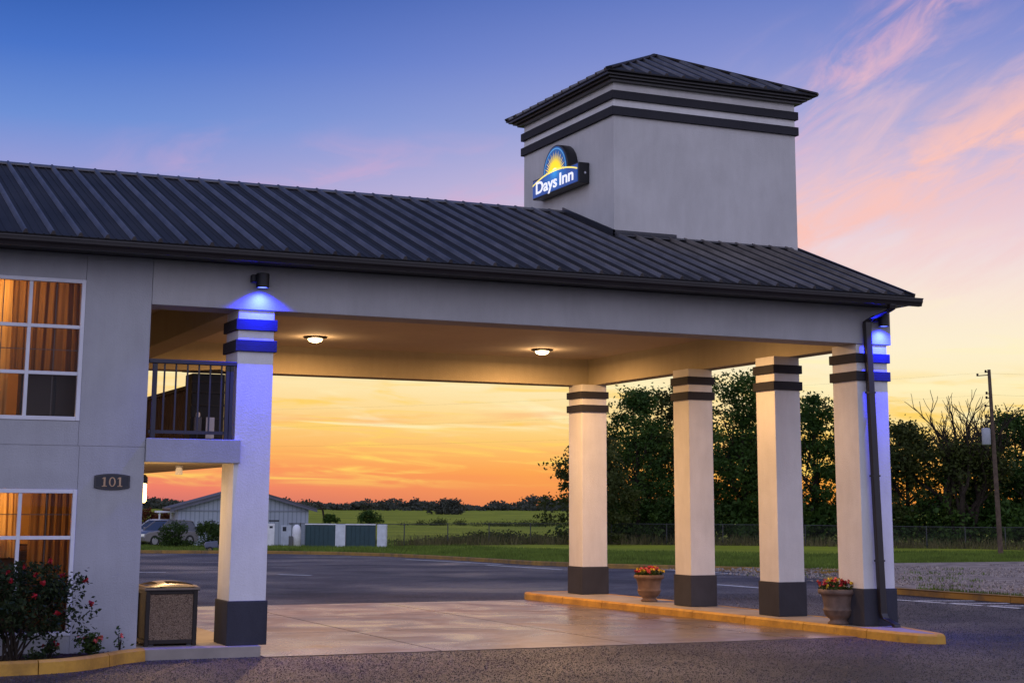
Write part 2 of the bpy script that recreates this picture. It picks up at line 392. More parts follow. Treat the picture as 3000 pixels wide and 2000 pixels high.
# ------------------------------------------------------------------ ground, road surface, kerbs
KP = [(-90, 60), (-60, 66), (-30, 67), (-10, 66.5), (0, 66), (6, 65.4), (12, 64.5), (15.6, 63.2), (18.4, 61.8), (20.6, 58.6), (21.7, 54.2), (21.9, 48), (21.6, 41), (21.2, 35.5), (21.9, 30.4), (24.3, 25.3), (25.3, 22.4),
      (27, 21.8), (32, 27.4), (40, 27), (60, 20), (90, 10), (90, -90), (-90, -90)]
def fan_mesh():
    ks = []
    for i in range(len(KP)):
        a, b = np.array(KP[i]), np.array(KP[(i+1) % len(KP)]); n = max(1, int(np.linalg.norm(b-a)/6))
        for j in range(n): ks.append(a+(b-a)*j/n)
    ks = np.array(ks); n = len(ks); c = np.array([CAM.x, CAM.y])
    sc = [1, 1.02, 1.06, 1.12, 1.2, 1.3, 1.42, 1.6, 1.9, 2.4, 3.2, 4.5, 6.5, 10, 18, 40]
    m = MB(); vs = []
    for s in sc:
        for k in ks:
            p = c+(k-c)*s; z = float(gz(*p))+.10
            vs.append((p[0], p[1], z))
    fs = []
    for i in range(len(sc)-1):
        for j in range(n):
            k = (j+1) % n; fs.append((i*n+j, i*n+k, (i+1)*n+k, (i+1)*n+j))
    m.add(vs, fs)
    return m, ks
fm, KS = fan_mesh()
o = struct(fm.build('grass_field', GRASS))
# flip so that normals point up
bm_flip = o.data
if bm_flip.polygons[0].normal.z < 0: bm_flip.flip_normals()
m = MB(); N = 60; g0 = np.linspace(-92, 92, N+1)
vs = [(x, y, float(gz(x, y))) for y in g0 for x in g0]
m.add(vs, [(j*(N+1)+i, j*(N+1)+i+1, (j+1)*(N+1)+i+1, (j+1)*(N+1)+i) for j in range(N) for i in range(N)])
struct(m.build('parking_lot', ASPH))
def kerb_strip(name, path, w, h, mat, inner=0.0, closed=False, z0=None, joint=2.4):
    """kerb of short cast lengths along a path, its road face on the path, body to the left of it"""
    P = [np.array(p, float) for p in path]; m = MB()
    # resample
    out = []
    nseg = len(P) if closed else len(P)-1
    for i in range(nseg):
        a, b = P[i], P[(i+1) % len(P)]; L = np.linalg.norm(b-a); k = max(1, int(round(L/.35)))
        for j in range(k): out.append(a+(b-a)*j/k)
    if not closed: out.append(P[-1])
    Q = np.array(out); n = len(Q)
    T = np.zeros_like(Q)
    for i in range(n):
        T[i] = (Q[(i+1) % n]-Q[i-1]) if closed else Q[min(i+1, n-1)]-Q[max(i-1, 0)]
    T /= np.linalg.norm(T, axis=1)[:, None]; Nn = np.stack([-T[:, 1], T[:, 0]], 1)
    step = max(2, int(joint/.35))
    last = n if closed else n-1
    i0 = 0
    while i0 < last:
        i1 = min(i0+step, last)
        rows = []
        for i in range(i0, i1+1):
            q = Q[i % n].copy(); nn = Nn[i % n]; t = T[i % n]
            if i == i0: q = q+t*.008
            if i == i1: q = q-t*.008
            zb = (float(gz(*q)) if z0 is None else z0)
            prof = [(0, -.05), (.012, h-.03), (.04, h), (w-.03, h), (w, h-.03), (w, -.05)]
            rows.append([(q[0]+nn[0]*(a+inner), q[1]+nn[1]*(a+inner), zb+z) for a, z in prof])
        k = 6; vs = [p for r_ in rows for p in r_]; fs = []
        for a in range(len(rows)-1):
            for b in range(k-1): fs.append((a*k+b, (a+1)*k+b, (a+1)*k+b+1, a*k+b+1))
        fs += [tuple(range(k)), tuple((len(rows)-1)*k+b for b in range(k-1, -1, -1))]
        m.add(vs, fs); i0 = i1
    return m.build(name, mat)
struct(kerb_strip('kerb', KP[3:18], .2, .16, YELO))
# gravel plot with its own yellow kerb at right
GP = [(20.6, -8), (20.05, 4), (19.62, 8.5), (19.55, 11), (20.1, 13.6), (21, 15.7), (22.4, 17.4), (24.4, 19.2), (27, 21.4), (31.5, 27.0), (40, 27), (50, 20), (48, -8)]
m = MB(); m.prism([(x+.1, y, -.05) for x, y in GP], (0, 0, .16)); struct(m.build('gravel', GRAVEL))
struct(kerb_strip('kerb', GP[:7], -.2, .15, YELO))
# driveway slab under the canopy: poured panels with open joints, 4 mm above the asphalt
m = MB()
xs = [.452, 3.1, 6.3, 9.2, 11.2]; ys = [-.28, 3.7, 7.4, 11.22]
for i in range(4):
    for j in range(3):
        m.box(xs[i]+.014, xs[i+1]-.014, ys[j]+.018, ys[j+1]-.018, -.1, .012)
struct(m.build('driveway', CONC))
# raised walk beside the building
m = MB(); m.box(-1.25, .45, -.12, 4, -.1, .15); m.box(-1.25, .45, 4.01, 13, -.1, .15)
struct(m.build('sidewalk', SIDE, bevel=.012))
# the long island that carries the four right-hand columns
IS = [(9.86, 11.45), (10.12, 6), (10.40, 0.9), (10.42, -.5), (10.46, -1.2), (10.57, -1.62), (10.76, -1.86), (10.95, -1.84), (11.08, -1.6), (11.2, -1.05), (11.36, -.4), (11.52, .15), (11.62, .9), (11.64, 4), (11.62, 9), (11.5, 11.3), (11.2, 11.9), (10.5, 12.1), (10.02, 11.9)]
m = MB(); 
def inset(poly, d):
    out = []; n = len(poly)
    for i in range(n):
        a, b, c = Vector(poly[i-1]), Vector(poly[i]), Vector(poly[(i+1) % n])
        n1 = (b-a).normalized(); n2 = (c-b).normalized(); nn = Vector((-n1.y-n2.y, n1.x+n2.x)).normalized()
        out.append(b+nn*d)
    return out
m.prism([(p.x, p.y, -.05) for p in inset(IS, .16)], (0, 0, .196)); struct(m.build('traffic_island', SIDE))
struct(kerb_strip('kerb', IS, .17, .15, YEL, closed=True, z0=0, joint=1.9))
# planting bed
BK = [(-8, -1.72), (-5, -1.66), (-3.21, -1.55), (-2.41, -1.38), (-1.95, -1.05), (-1.6, -.62), (-1.32, -.22), (-1.10, .0)]
BK = [(-8, -1.60), (-5, -1.58), (-3.9, -1.57), (-3.21, -1.54), (-2.75, -1.48), (-2.41, -1.38), (-2.05, -1.13), (-1.75, -.80), (-1.48, -.46), (-1.16, -.20)]
struct(kerb_strip('kerb', BK, .15, .17, YEL, z0=0, joint=1.1))
m = MB(); m.prism([(x, y+.13, .0) for x, y in BK[:-1]]+[(-1.27, -.06, 0), (-1.27, -.005, 0), (-8, -.005, 0)], (0, 0, .115)); struct(m.build('mulch', MULCH))
rs = np.random.default_rng(5)
Cc = np.stack([rs.uniform(-4.2, -1.4, 1500), rs.uniform(-1.35, -.03, 1500), rs.uniform(.118, .135, 1500)], 1)
Cc = Cc[(Cc[:, 1] > -1.30+np.clip(Cc[:, 0]+2.5, 0, 2)*1.0)]
chips = leaf_quads(Cc, .07, rs, 0, .4); chips[:, :, 2] = .118+(chips[:, :, 2]-chips[:, :, 2].min())*.2
q = quads_obj('mulch_chips', chips, plain('mulch_chip', (.05, .028, .018), .9, 0, .5, 20, .2)); tag(q, 'dark bark mulch chips covering the bed behind the yellow kerb', 'mulch', kind='stuff')
# painted markings
def line(pts, w, dashed=False):
    m = MB()
    for a, b in pts:
        a = np.array(a, float); b = np.array(b, float); d = (b-a)/np.linalg.norm(b-a); n_ = np.array([-d[1], d[0]])*w/2
        k = max(1, int(np.linalg.norm(b-a)/1.5))
        for i in range(k):
            p, q_ = a+(b-a)*i/k, a+(b-a)*(i+1)/k
            c4 = [p-n_, q_-n_, q_+n_, p+n_]
            m.add([(c[0], c[1], float(gz(*c))+.005) for c in c4], [(0, 1, 2, 3)])
    return m
L_ = [((17.96, 8.7), (18.75, 3.2))]+[((18.05+.13*i, 8.1-1.05*i), (19.45+.08*i, 7.6-1.05*i)) for i in range(6)]
L_ += [((17.92, 16.4), (18.06, 14.1)), ((20.59, 23.0), (24.2, 20.3)), ((19.5, 36), (19.34, 29)), ((20.6, 37), (20.3, 47)), ((23.2, 32.6), (22.6, 22.6)), ((8.4, 26.4), (9.12, 25.4)), ((2.5, 30), (5.5, 29))]
lm = line(L_, .19).build('lane_marking', PAINT); struct(lm)

# ------------------------------------------------------------------ the motel
XW = -1.256; H = 4.85; XR = 11.515; RY, RZ = 5.2, 7.74; EY, EZ = -.5, 5.66; RX = 11.72
motel = thing('motel', 'grey stucco motel with dark metal roof, drive-through canopy and square roof tower', 'motel', (0, 0, 0))
SB = 'wall'
# facade wall in panels with control joints; openings for the two windows
UW = (-3.64, -2.172, 3.195, 5.14); LW = (-3.62, -2.15, .345, 2.273)
m = MB(); T = .22; J = .003
def wp(x0, x1, z0, z1): m.box(x0+J, x1-J, .0, T, z0+J, z1-J)
wp(-8, UW[0], 2.86, 5.5); wp(UW[0], UW[1], 2.86, UW[2]); wp(UW[0], UW[1], UW[3], 5.5); wp(UW[1], XW, 2.86, 5.5)
wp(-8, LW[0], -.1, 2.86); wp(LW[0], LW[1], -.1, LW[2]); wp(LW[0], LW[1], LW[3], 2.86); wp(LW[1], XW, -.1, 2.86)
m.box(-8, UW[0]-.02, .012, T+.03, -.1, 5.48); m.box(UW[1]+.02, XW-.008, .012, T+.03, -.1, 5.48); m.box(UW[0]-.02, UW[1]+.02, .012, T+.03, 2.3, 3.17)
m.box(XW-.2, XW-.003, T+.03, 11, -.1, 5.45)
m.box(-8, XW-.2, 10.8, 11, -.1, 5.45)
wall = m.build('wall', GREY, motel)
# canopy beams
m = MB(); m.box(XW+J, XR, .0, .58, H, 5.5); beam = m.build('front_beam', BEAMG, motel, bevel=.012)
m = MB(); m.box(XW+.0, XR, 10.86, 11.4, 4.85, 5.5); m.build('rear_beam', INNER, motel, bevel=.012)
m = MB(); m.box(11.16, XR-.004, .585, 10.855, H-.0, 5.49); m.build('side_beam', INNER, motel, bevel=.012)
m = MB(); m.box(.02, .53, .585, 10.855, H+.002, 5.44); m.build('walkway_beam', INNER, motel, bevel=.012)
m = MB(); m.box(-8, 11.16, .3, 10.9, 5.45, 5.485); m.build('ceiling', CEIL, motel)
# floor slab of the upper walkway, fascia and soffit
m = MB(); m.box(XW+.004, .085, -.035, .3, 2.655, 2.985); m.build('walkway_fascia', GREY, motel, bevel=.01)
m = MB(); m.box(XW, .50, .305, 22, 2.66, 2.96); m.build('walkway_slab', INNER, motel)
# columns
def column(x, y, wx, wy, hb=.605, z0=.15, bandz=((4.25, 4.415), (4.555, 4.715)), top=H):
    s = .012
    m = MB(); m.box(x+s, x+wx-s, y+s, y+wy-s, z0+hb-.01, top); c = m.build('column', WHITE, motel, bevel=.008)
    m = MB(); m.box(x-.012, x+wx+.012, y-.012, y+wy+.012, z0, z0+hb); m.build('column_base', BASE, c, bevel=.01)
    for a, b in bandz:
        m = MB(); m.box(x-.028, x+wx+.028, y-.028, y+wy+.028, a, b); m.build('band', BAND, c, bevel=.006)
    return c
column(-.002, .02, .555, .69)
BZ = ((4.225, 4.385), (4.535, 4.69))
column(10.79, .02, .66, .73, bandz=BZ); column(10.79, 2.55, .58, .65, bandz=BZ); column(10.79, 5.66, .58, .65, bandz=BZ); column(10.79, 10.45, .66, .70, bandz=BZ)
# roof: standing-rib metal sheet
sl = Vector((0, RY-EY, RZ-EZ)); L = sl.length; nrm = Vector((0, -(RZ-EZ), RY-EY)).normalized()
rk = .30   # the verge runs back to the tower corner
m = MB()
x0 = -9
m.prism([(x0, EY, EZ), (RX-.10, EY, EZ), (RX+rk*.5, RY, RZ), (x0, RY, RZ)], nrm*-.05)
BY = 2*RY-EY; bn = Vector((0, RZ-EZ, RY-EY)).normalized()
m.prism([(x0, RY+.002, RZ), (RX+rk*.5, RY+.002, RZ), (RX-.1, BY, EZ), (x0, BY, EZ)], bn*-.05)
def rib(m, a, b, side, n_, w=.040, h=.055, wt_=.012):
    a, b, side = Vector(a), Vector(b), Vector(side)
    m.prism([a-side*w, a+side*w, a+side*wt_+n_*h, a-side*wt_+n_*h], b-a)
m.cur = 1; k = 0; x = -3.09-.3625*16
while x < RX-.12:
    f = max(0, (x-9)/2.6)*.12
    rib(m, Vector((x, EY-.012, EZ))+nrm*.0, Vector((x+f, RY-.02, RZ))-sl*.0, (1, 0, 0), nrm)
    for q_ in (.121, .242):
        if x+q_ < RX-.14:
            m.cur = 0; rib(m, Vector((x+q_, EY-.004, EZ)), Vector((x+q_+f, RY-.02, RZ)), (1, 0, 0), nrm, .014, .007, .006); m.cur = 1
    x += .3625
# verge trim at the right end and ridge cap
m.build('roof', [ROOF, RIBHI], motel)
roofo = motel.children[-1]
m = MB(); m.prism([(x0, RY-.16, RZ-.058+.022), (x0, RY-.16, RZ-.058+.045), (x0, RY, RZ+.045), (x0, RY+.16, RZ-.058+.045), (x0, RY+.16, RZ-.058+.022), (x0, RY, RZ+.02)], (RX+rk*.5-x0-.02, 0, 0)); m.build('ridge_cap', plain('ridge_highlight_metal', (.10, .10, .11), .35, .3), roofo)  # cap coloured lighter to give the ridge line its highlight
m = MB(); a = Vector((RX-.1, EY-.01, EZ)); b = Vector((RX+rk*.5, RY, RZ)); 
m.prism([a+nrm*.035, a-nrm*.16, a-nrm*.16+Vector((.05, 0, 0)), a+nrm*.035+Vector((.05, 0, 0))], b-a)
m.build('verge_trim', TRIM, roofo)
m = MB(); m.box(x0, RX-.03, EY-.01, EY+.03, EZ-.155, EZ-.052); m.box(x0, RX-.06, EY+.03, .12, 5.502, 5.53); m.box(XR-.1, RX-.04, .125, 10.9, 5.502, 5.55)
m.build('fascia', TRIM, roofo)
# gutter: K profile
gp = [(-.515, 5.605), (-.515, 5.475), (-.60, 5.475), (-.612, 5.51), (-.635, 5.545), (-.64, 5.59), (-.655, 5.592), (-.655, 5.608), (-.63, 5.608), (-.63, 5.60)]
m = MB(); m.prism([(x0, y_, z_) for y_, z_ in gp], (RX+.01-x0, 0, 0)); gut = m.build('gutter', TRIM, motel)
# downspout
m = MB()
def rect_pipe(m, pts, w, d):
    vs = []; fs = []
    for p in pts: vs += [(p[0]-w/2, p[1]-d/2, p[2]), (p[0]+w/2, p[1]-d/2, p[2]), (p[0]+w/2, p[1]+d/2, p[2]), (p[0]-w/2, p[1]+d/2, p[2])]
    n = len(pts)
    for i in range(n-1):
        for j in range(4): fs.append((i*4+j, (i+1)*4+j, (i+1)*4+(j+1) % 4, i*4+(j+1) % 4))
    fs += [(0, 1, 2, 3), tuple((n-1)*4+j for j in (3, 2, 1, 0))]
    m.add(vs, fs)
rect_pipe(m, [(11.13, -.56, 5.48), (11.13, -.54, 5.40), (11.10, -.46, 5.36), (11.00, -.14, 5.27), (10.96, -.09, 5.22), (10.965, -.085, 4.85), (11.02, -.085, 2.5), (11.065, -.085, .76), (11.075, -.085, .36), (11.09, -.12, .28), (11.14, -.34, .20), (11.14, -.36, .155)], .125, .095)
m.build('downspout', TRIM, motel, bevel=.012)
for z in (4.0, 2.6, 1.2):
    m = MB(); xx = 11.02+(2.5-z)*.025; m.box(xx-.075, xx+.075, -.137, -.03, z, z+.03); m.build('strap', TRIM, motel.children[-1] if False else [c for c in motel.children if c.name.startswith('downspout')][0])
# tower
TX0, TX1, TY0, TY1, TZ = 7.757, 11.765, 3.086, 7.06, 9.95
m = MB(); m.box(TX0, TX1, TY0, TY1, 5.5, 9.232); m.box(TX0+.0, TX1, TY0, TY1, 9.232, TZ)
m = MB(); m.box(TX0, TX1, TY0, TY1, 5.6, 9.3); tower = m.build('tower', TOWG, motel, bevel=.012)
m = MB(); m.box(TX0+.002, TX1-.002, TY0+.002, TY1-.002, 9.3, TZ); m.build('frieze', WHITE, tower)
for a, b in ((9.232, 9.40), (9.545, 9.705)):
    m = MB(); e = .055; m.box(TX0-e, TX1+e, TY0-e, TY1+e, a, b); m.build('band', BAND, tower, bevel=.008)
# eaves: stepped crown moulding, then pyramid
m = MB()
for e, a, b in ((.11, 9.86, 9.905), (.18, 9.905, 9.945), (.25, 9.945, 9.985)): m.box(TX0-e, TX1+e, TY0-e, TY1+e, a, b)
m.build('eave', TRIM, tower)
E0 = .335; ex0, ex1, ey0, ey1 = TX0-.27, TX1+E0, TY0-E0, TY1+E0; cx_, cy_ = (TX0+TX1)/2, (TY0+TY1)/2; AZt = 11.12; ZE = 9.99
m = MB(); c4 = [(ex0, ey0, ZE), (ex1, ey0, ZE), (ex1, ey1, ZE), (ex0, ey1, ZE)]; ap = (cx_, cy_, AZt)
m.add(c4+[(p[0], p[1], ZE+.025) for p in c4]+[ap], [(3, 2, 1, 0), (0, 1, 5, 4), (1, 2, 6, 5), (2, 3, 7, 6), (3, 0, 4, 7), (4, 5, 8), (5, 6, 8), (6, 7, 8), (7, 4, 8)])
ZE2 = ZE+.025
for fx in range(4):
    A, B = Vector(c4[fx]), Vector(c4[(fx+1) % 4]); A.z = B.z = ZE2; Pk = Vector(ap); mid = (A+B)/2; W_ = (B-A).length; d = (B-A)/W_
    up_ = Pk-mid; n_ = d.cross(up_).normalized()
    if n_.z < 0: n_ = -n_
    k = int(W_/.3625); off = (W_-k*.3625)/2
    for i in range(k+1):
        s_ = off+i*.3625; fr_ = 1-abs(s_-W_/2)/(W_/2)
        if fr_ < .06: continue
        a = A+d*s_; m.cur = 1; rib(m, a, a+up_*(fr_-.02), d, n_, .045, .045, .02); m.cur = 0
    for c_ in (A,):      # hip cap
        m.bar(A+Vector((0, 0, .02)), Pk+Vector((0, 0, .02)), .13, .035)
m.build('tower_roof', [ROOF, RIBHI], tower)
# flashing at the tower foot
m = MB(); zf = lambda y_: EZ+(y_-EY)*(RZ-EZ)/(RY-EY)
m.prism([(TX0-.03, TY0-.035, zf(TY0)-.06), (TX0-.03, TY0-.035, zf(TY0)+.10), (TX0-.03, RY, RZ+.10), (TX0-.03, RY, RZ-.06)], (.028, 0, 0))
m.box(TX0-.03, 9.05, TY0-.035, TY0-.003, zf(TY0)-.1, zf(TY0)+.10); m.box(9.05, 11.60, TY0-.03, TY0-.003, zf(TY0)-.1, zf(TY0)+.03)
m.prism([(TX0-.03, TY0-.16, zf(TY0-.16)+.032), (9.05, TY0-.16, zf(TY0-.16)+.032), (9.05, TY0-.03, zf(TY0-.03)+.05), (TX0-.03, TY0-.03, zf(TY0-.03)+.05)], (0, 0, .012))
m.prism([(9.05, TY0-.10, zf(TY0-.10)+.032), (11.6, TY0-.10, zf(TY0-.10)+.032), (11.6, TY0-.03, zf(TY0-.03)+.04), (9.05, TY0-.03, zf(TY0-.03)+.04)], (0, 0, .012))
m.build('flashing', FLASH, tower)

# windows
def window(x0, x1, z0, z1, mx, mz, sub):
    f = .055; yf0, yf1 = -.012, .09
    m = MB(); m.box(x0, x0+f, yf0, yf1, z0, z1); m.box(x1-f, x1, yf0, yf1, z0, z1); m.box(x0+f, x1-f, yf0, yf1, z0, z0+f); m.box(x0+f, x1-f, yf0, yf1, z1-f, z1)
    w = m.build('window', WINF, motel, bevel=.006)
    hx = .024
    m = MB(); xs_ = [x0+f]+[v for q_ in mx for v in (q_-hx, q_+hx)]+[x1-f]
    zz = [z0+f]+[v for q_ in mz for v in (q_-hx, q_+hx)]+[z1-f]
    for q_ in mx: m.box(q_-hx, q_+hx, .0, .075, z0+f, z1-f)
    for q_ in mz:
        for i in range(0, len(xs_), 2): m.box(xs_[i], xs_[i+1], .002, .07, q_-hx, q_+hx)
    m.build('muntin', WINF, w, bevel=.004)
    m = MB()
    for i in range(0, len(xs_), 2):
        xm = (xs_[i]+xs_[i+1])/2; m.box(xm-.006, xm+.006, .052, .058, z0+f, z1-f)
        for j in range(0, len(zz), 2):
            zm = (zz[j]+zz[j+1])/2; m.box(xs_[i], xs_[i+1], .0525, .0575, zm-.006, zm+.006)
    m.build('grille', GRILLE, w)
    m = MB(); m.add([(x0+f, .045, z0+f), (x1-f, .045, z0+f), (x1-f, .045, z1-f), (x0+f, .045, z1-f)], [(0, 1, 2, 3)]); m.build('pane', GLASS, w)
    return w
window(*UW, (-2.905,), (4.476, 3.836), 1); window(*LW, (-2.891,), (1.63,), 1)
# rooms behind the two windows
ROOMW = plain('room_wall', (.55, .33, .14), .8, 0, .1, 2, .2)
ROOMD = plain('room_floor', (.10, .055, .03), .8)
def room(z0, z1):
    m = MB(); m.box(-6, -1.47, 3.2, 3.25, z0, z1); m.box(-6.05, -6, .26, 3.2, z0, z1); m.box(-1.47, -1.46, .26, 3.2, z0, z1); w = m.build('room_wall', ROOMW, motel)
    m = MB(); m.box(-6, -1.47, .26, 3.2, z0-.04, z0); m.build('room_floor', ROOMD, w)
    m = MB(); m.box(-6, -1.47, .26, 3.2, z1, z1+.04); m.build('room_ceiling', ROOMW, w)
room(.16, 2.6); room(3.02, 5.3)
def curtmat(name, a, b):
    k = NT(name); v = k.pos((1, 1, .05)); c = k.ramp(k.noise(v, 24, 4), [(.3, a), (.7, b)])
    k.l(c, k.b.inputs['Base Color']); k.b.inputs['Roughness'].default_value = .9
    t = k.n('ShaderNodeBsdfTranslucent'); k.l(c, t.inputs[0]); mm = k.n('ShaderNodeMixShader'); mm.inputs[0].default_value = .62
    k.l(k.b.outputs[0], mm.inputs[1]); k.l(t.outputs[0], mm.inputs[2]); k.l(mm.outputs[0], k.out.inputs[0]); return k.m
CUR1 = curtmat('sheer_curtain', (.42, .25, .09), (.72, .48, .21)); CUR2 = curtmat('heavy_curtain', (.17, .09, .036), (.26, .145, .06))
def curtain(x0, x1, z0, z1, y, mat, label, amp=.022, wl_=.13, seed=0, z0b=None):
    n = int((x1-x0)/.008); r_ = np.random.default_rng(seed); m = MB(); vs = []
    ph = 0
    for i in range(n+1):
        x = x0+(x1-x0)*i/n; ph += .008/wl_*2*math.pi*(1+.45*math.sin(x*9+seed)+.3*math.sin(x*23+seed*2)+.2*r_.random()); vs.append((x, y+amp*math.sin(ph)+.008*math.sin(ph*2.3)))
    zb = z0b if z0b is not None else z0
    rows = [z1, z1-(z1-z0)*.5, z0]
    P = []
    for k_, z in enumerate(rows):
        for i, (x, yy) in enumerate(vs): P.append((x+.01*k_*math.sin(i*.05+seed), yy*(1)+.004*k_, z+((zb-z0)*i/n if k_ == 2 else 0)))
    w = n+1
    m.add(P, [(k_*w+i, k_*w+i+1, (k_+1)*w+i+1, (k_+1)*w+i) for k_ in range(2) for i in range(n)])
    o = m.build('curtain', mat, None, smooth=True); tag(o, label, 'curtain', 'curtains in the lit windows'); return o
curtain(-3.75, -3.08, 3.05, 5.2, .42, CUR1, 'pale sheer curtain behind the left panes of the upper window', seed=1)
curtain(-3.10, -2.02, 3.85, 5.2, .36, CUR2, 'heavy brown pleated curtain filling the right of the upper window', seed=2)
curtain(-3.75, -2.84, 1.35, 2.32, .6, CUR1, 'amber sheer curtain across the left of the lower window', seed=3, amp=.02, wl_=.16)
curtain(-2.70, -2.02, .3, 2.32, .4, CUR2, 'dark brown curtain at the right side of the lower window', seed=4)
t = thing('added_cupboard', 'dark low cupboard added to darken the lower panes of the upper window', 'cupboard', (-2.45, .62, 3.04)); m = MB(); m.box(-.45, .45, -.12, .25, 0, .84); m.build('carcass', LAMPB, t, bevel=.01)  # made-up cupboard, put in so these panes read dark
for x in (-.22, .22):
    m = MB(); m.box(x-.2, x+.2, -.14, -.121, .04, .8); m.build('door', plain('dark_wood', (.03, .018, .012), .5), t)
# lower room: desk lamp, framed picture, low wall of furniture
t = thing('desk', 'wooden desk in the lit room behind the lower window', 'desk', (-3.15, .95, .16))
m = MB(); m.box(-.6, 1.0, -.25, .25, 1.24, 1.28); m.build('desk_top', WOOD, t)
m = MB(); m.box(-.58, .98, -.22, .24, 0, 1.238); m.build('desk_body', ROOMD, t)
t = thing('desk_clutter_box', 'small box standing on the desk in the lower window', 'box', (-2.75, .85, 1.44)); m = MB(); m.box(-.11, .11, -.06, .06, 0, .09); m.build('carton', CUR1, t, bevel=.01); m = MB(); m.box(-.113, .113, -.063, .063, .07, .092); m.build('lid', WOOD, t)
t = thing('monitor', 'dark desktop monitor on the desk seen through the lower window', 'monitor', (-3.28, .9, 1.44)); m = MB(); m.box(-.18, .18, -.02, .02, .1, .42); m.build('screen', LAMPB, t, bevel=.01); m = MB(); m.box(-.03, .03, -.02, .02, .02, .1); m.box(-.1, .1, -.06, .06, 0, .02); m.build('stand', LAMPB, t)
def warm_light(name, loc, e, size=.12, col=(1, .60, .23)):
    l = bpy.data.lights.new(name, 'POINT'); l.energy = e; l.shadow_soft_size = size; l.color = col
    o = bpy.data.objects.new(name, l); COL.objects.link(o); o.location = loc; return o
def ceiling_bulb(loc, e, label):
    t = thing('room_lamp', label, 'lamp', loc, 0, 'lamps inside the rooms')
    m = MB(); m.lathe([(.02, .25), (.02, .12)], seg=10); m.build('rod', BRONZE, t)
    m = MB(); m.lathe([(.03, .12), (.09, .09), (.11, .02), (.09, -.05), (.03, -.08)], seg=16); m.build('globe', emis('room_globe', (1, .6, .25), 2.5), t, smooth=True)
    l = warm_light('room_light', (0, -.2, -.1), e); l.parent = t
ceiling_bulb((-3.25, 1.3, 5.02), 55, 'lit globe lamp hanging in the room of the upper window')
ceiling_bulb((-3.35, 1.5, 2.32), 62, 'lit globe lamp hanging in the room of the lower window')
# ------------------------------------------------------------------ fixtures on the motel
def wall_lamp(loc, label):
    t = thing('wall_lamp', label, 'wall lamp', loc, 0, 'blue wall lamps over the front columns')
    m = MB(); m.lathe([(.0, .105), (.088, .105), (.095, .098), (.095, -.105), (.085, -.105), (.085, -.085), (.0, -.085)], seg=24); m.build('shade', LAMPB, t, smooth=False)
    m = MB(); m.box(-.15, -.06, .03, .134, -.02, .09); m.build('mount', LAMPB, t, bevel=.01)
    m = MB(); m.lathe([(.0, -.088), (.080, -.088), (.080, -.094), (.0, -.096)], seg=20); m.build('lens', BLUEB, t)
    l = bpy.data.lights.new('blue_spot', 'SPOT'); l.energy = 950; l.color = (.008, .014, 1); l.spot_size = R(126); l.spot_blend = 1.0; l.shadow_soft_size = .03
    o = bpy.data.objects.new('blue_spot', l); COL.objects.link(o); o.parent = t; o.location = (0, -.05, -.10); o.rotation_euler = (R(14), 0, 0)
    return t
wall_lamp((.30, -.135, 5.265), 'black cylinder downlight shining blue over the left column beside the railing')
wall_lamp((11.275, -.135, 5.255), 'black cylinder downlight shining blue beside the downspout at the canopy corner')
def ceiling_light(loc, label, E_):
    t = thing('ceiling_light', label, 'ceiling light', loc, 0, 'ceiling lights under the canopy')
    m = MB(); m.lathe([(.22, 0), (.245, -.010), (.23, -.03), (.165, -.048), (.15, -.045)], seg=32); m.build('trim_ring', BRONZE, t, smooth=True)
    m = MB(); m.lathe([(.152, -.035), (.15, -.06), (.12, -.095), (.06, -.115), (.01, -.118)], seg=24); m.build('globe', BULB, t, smooth=True)
    l = bpy.data.lights.new('canopy_light', 'AREA'); l.shape = 'DISK'; l.size = .22; l.energy = E_; l.color = (1, .56, .23)
    o = bpy.data.objects.new('canopy_light', l); COL.objects.link(o); o.parent = t; o.location = (0, 0, -.13)
    l = bpy.data.lights.new('canopy_glow', 'POINT'); l.energy = 22; l.color = (1, .62, .3); l.shadow_soft_size = .1; o = bpy.data.objects.new('canopy_glow', l); COL.objects.link(o); o.parent = t; o.location = (0, 0, -.25)
    return t
ceiling_light((3.87, 8.72, 5.45), 'lit ceiling light nearest the blue-lit left column', 330)
ceiling_light((9.10, 9.0, 5.45), 'lit ceiling light nearer the right-hand columns', 270)
ceiling_light((3.87, 2.6, 5.45), 'lit ceiling light tucked behind the front beam, toward the left column', 130)
ceiling_light((8.9, 2.7, 5.45), 'lit ceiling light tucked behind the front beam, toward the corner column', 130)
# lantern on the return wall
t = thing('wall_lantern', 'lit tubular lantern fixed just round the wall corner', 'lantern', (XW, .45, 2.25))
m = MB(); m.box(0, .03, -.05, .05, -.1, .35); m.build('back_plate', LAMPB, t)
m = MB(); m.box(.03, .12, -.045, .045, .14, .20); m.lathe([(.02, .24), (.055, .20), (.055, .12), (.02, .12)], (.095, 0, 0), 12); m.build('cap', LAMPB, t)
m = MB(); m.lathe([(.02, .12), (.043, .11), (.043, -.13), (.02, -.15)], (.095, 0, 0), 14); m.build('tube', emis('lantern_glow', (1, .66, .22), 6), t, smooth=True)
l = warm_light('lantern_light', (.2, 0, -.1), 14, .06); l.parent = t
# soffit spot
t = thing('soffit_spot', 'small white spotlight under the walkway soffit', 'spotlight', (-.39, 1.69, 2.655))
m = MB(); m.lathe([(.06, 0), (.06, -.03), (.02, -.03)], seg=16); m.build('base', WINF, t)
m = MB(); m.lathe([(.035, -.03), (.05, -.05), (.055, -.13), (.045, -.135)], seg=16); m.build('head', emis('spot_head', (.9, .7, .45), .35), t, smooth=True)
l = bpy.data.lights.new('soffit_light', 'AREA'); l.shape = 'DISK'; l.size = .09; l.energy = 42; l.color = (1, .64, .3); o = bpy.data.objects.new('soffit_light', l); COL.objects.link(o); o.parent = t; o.location = (0, 0, -.145)

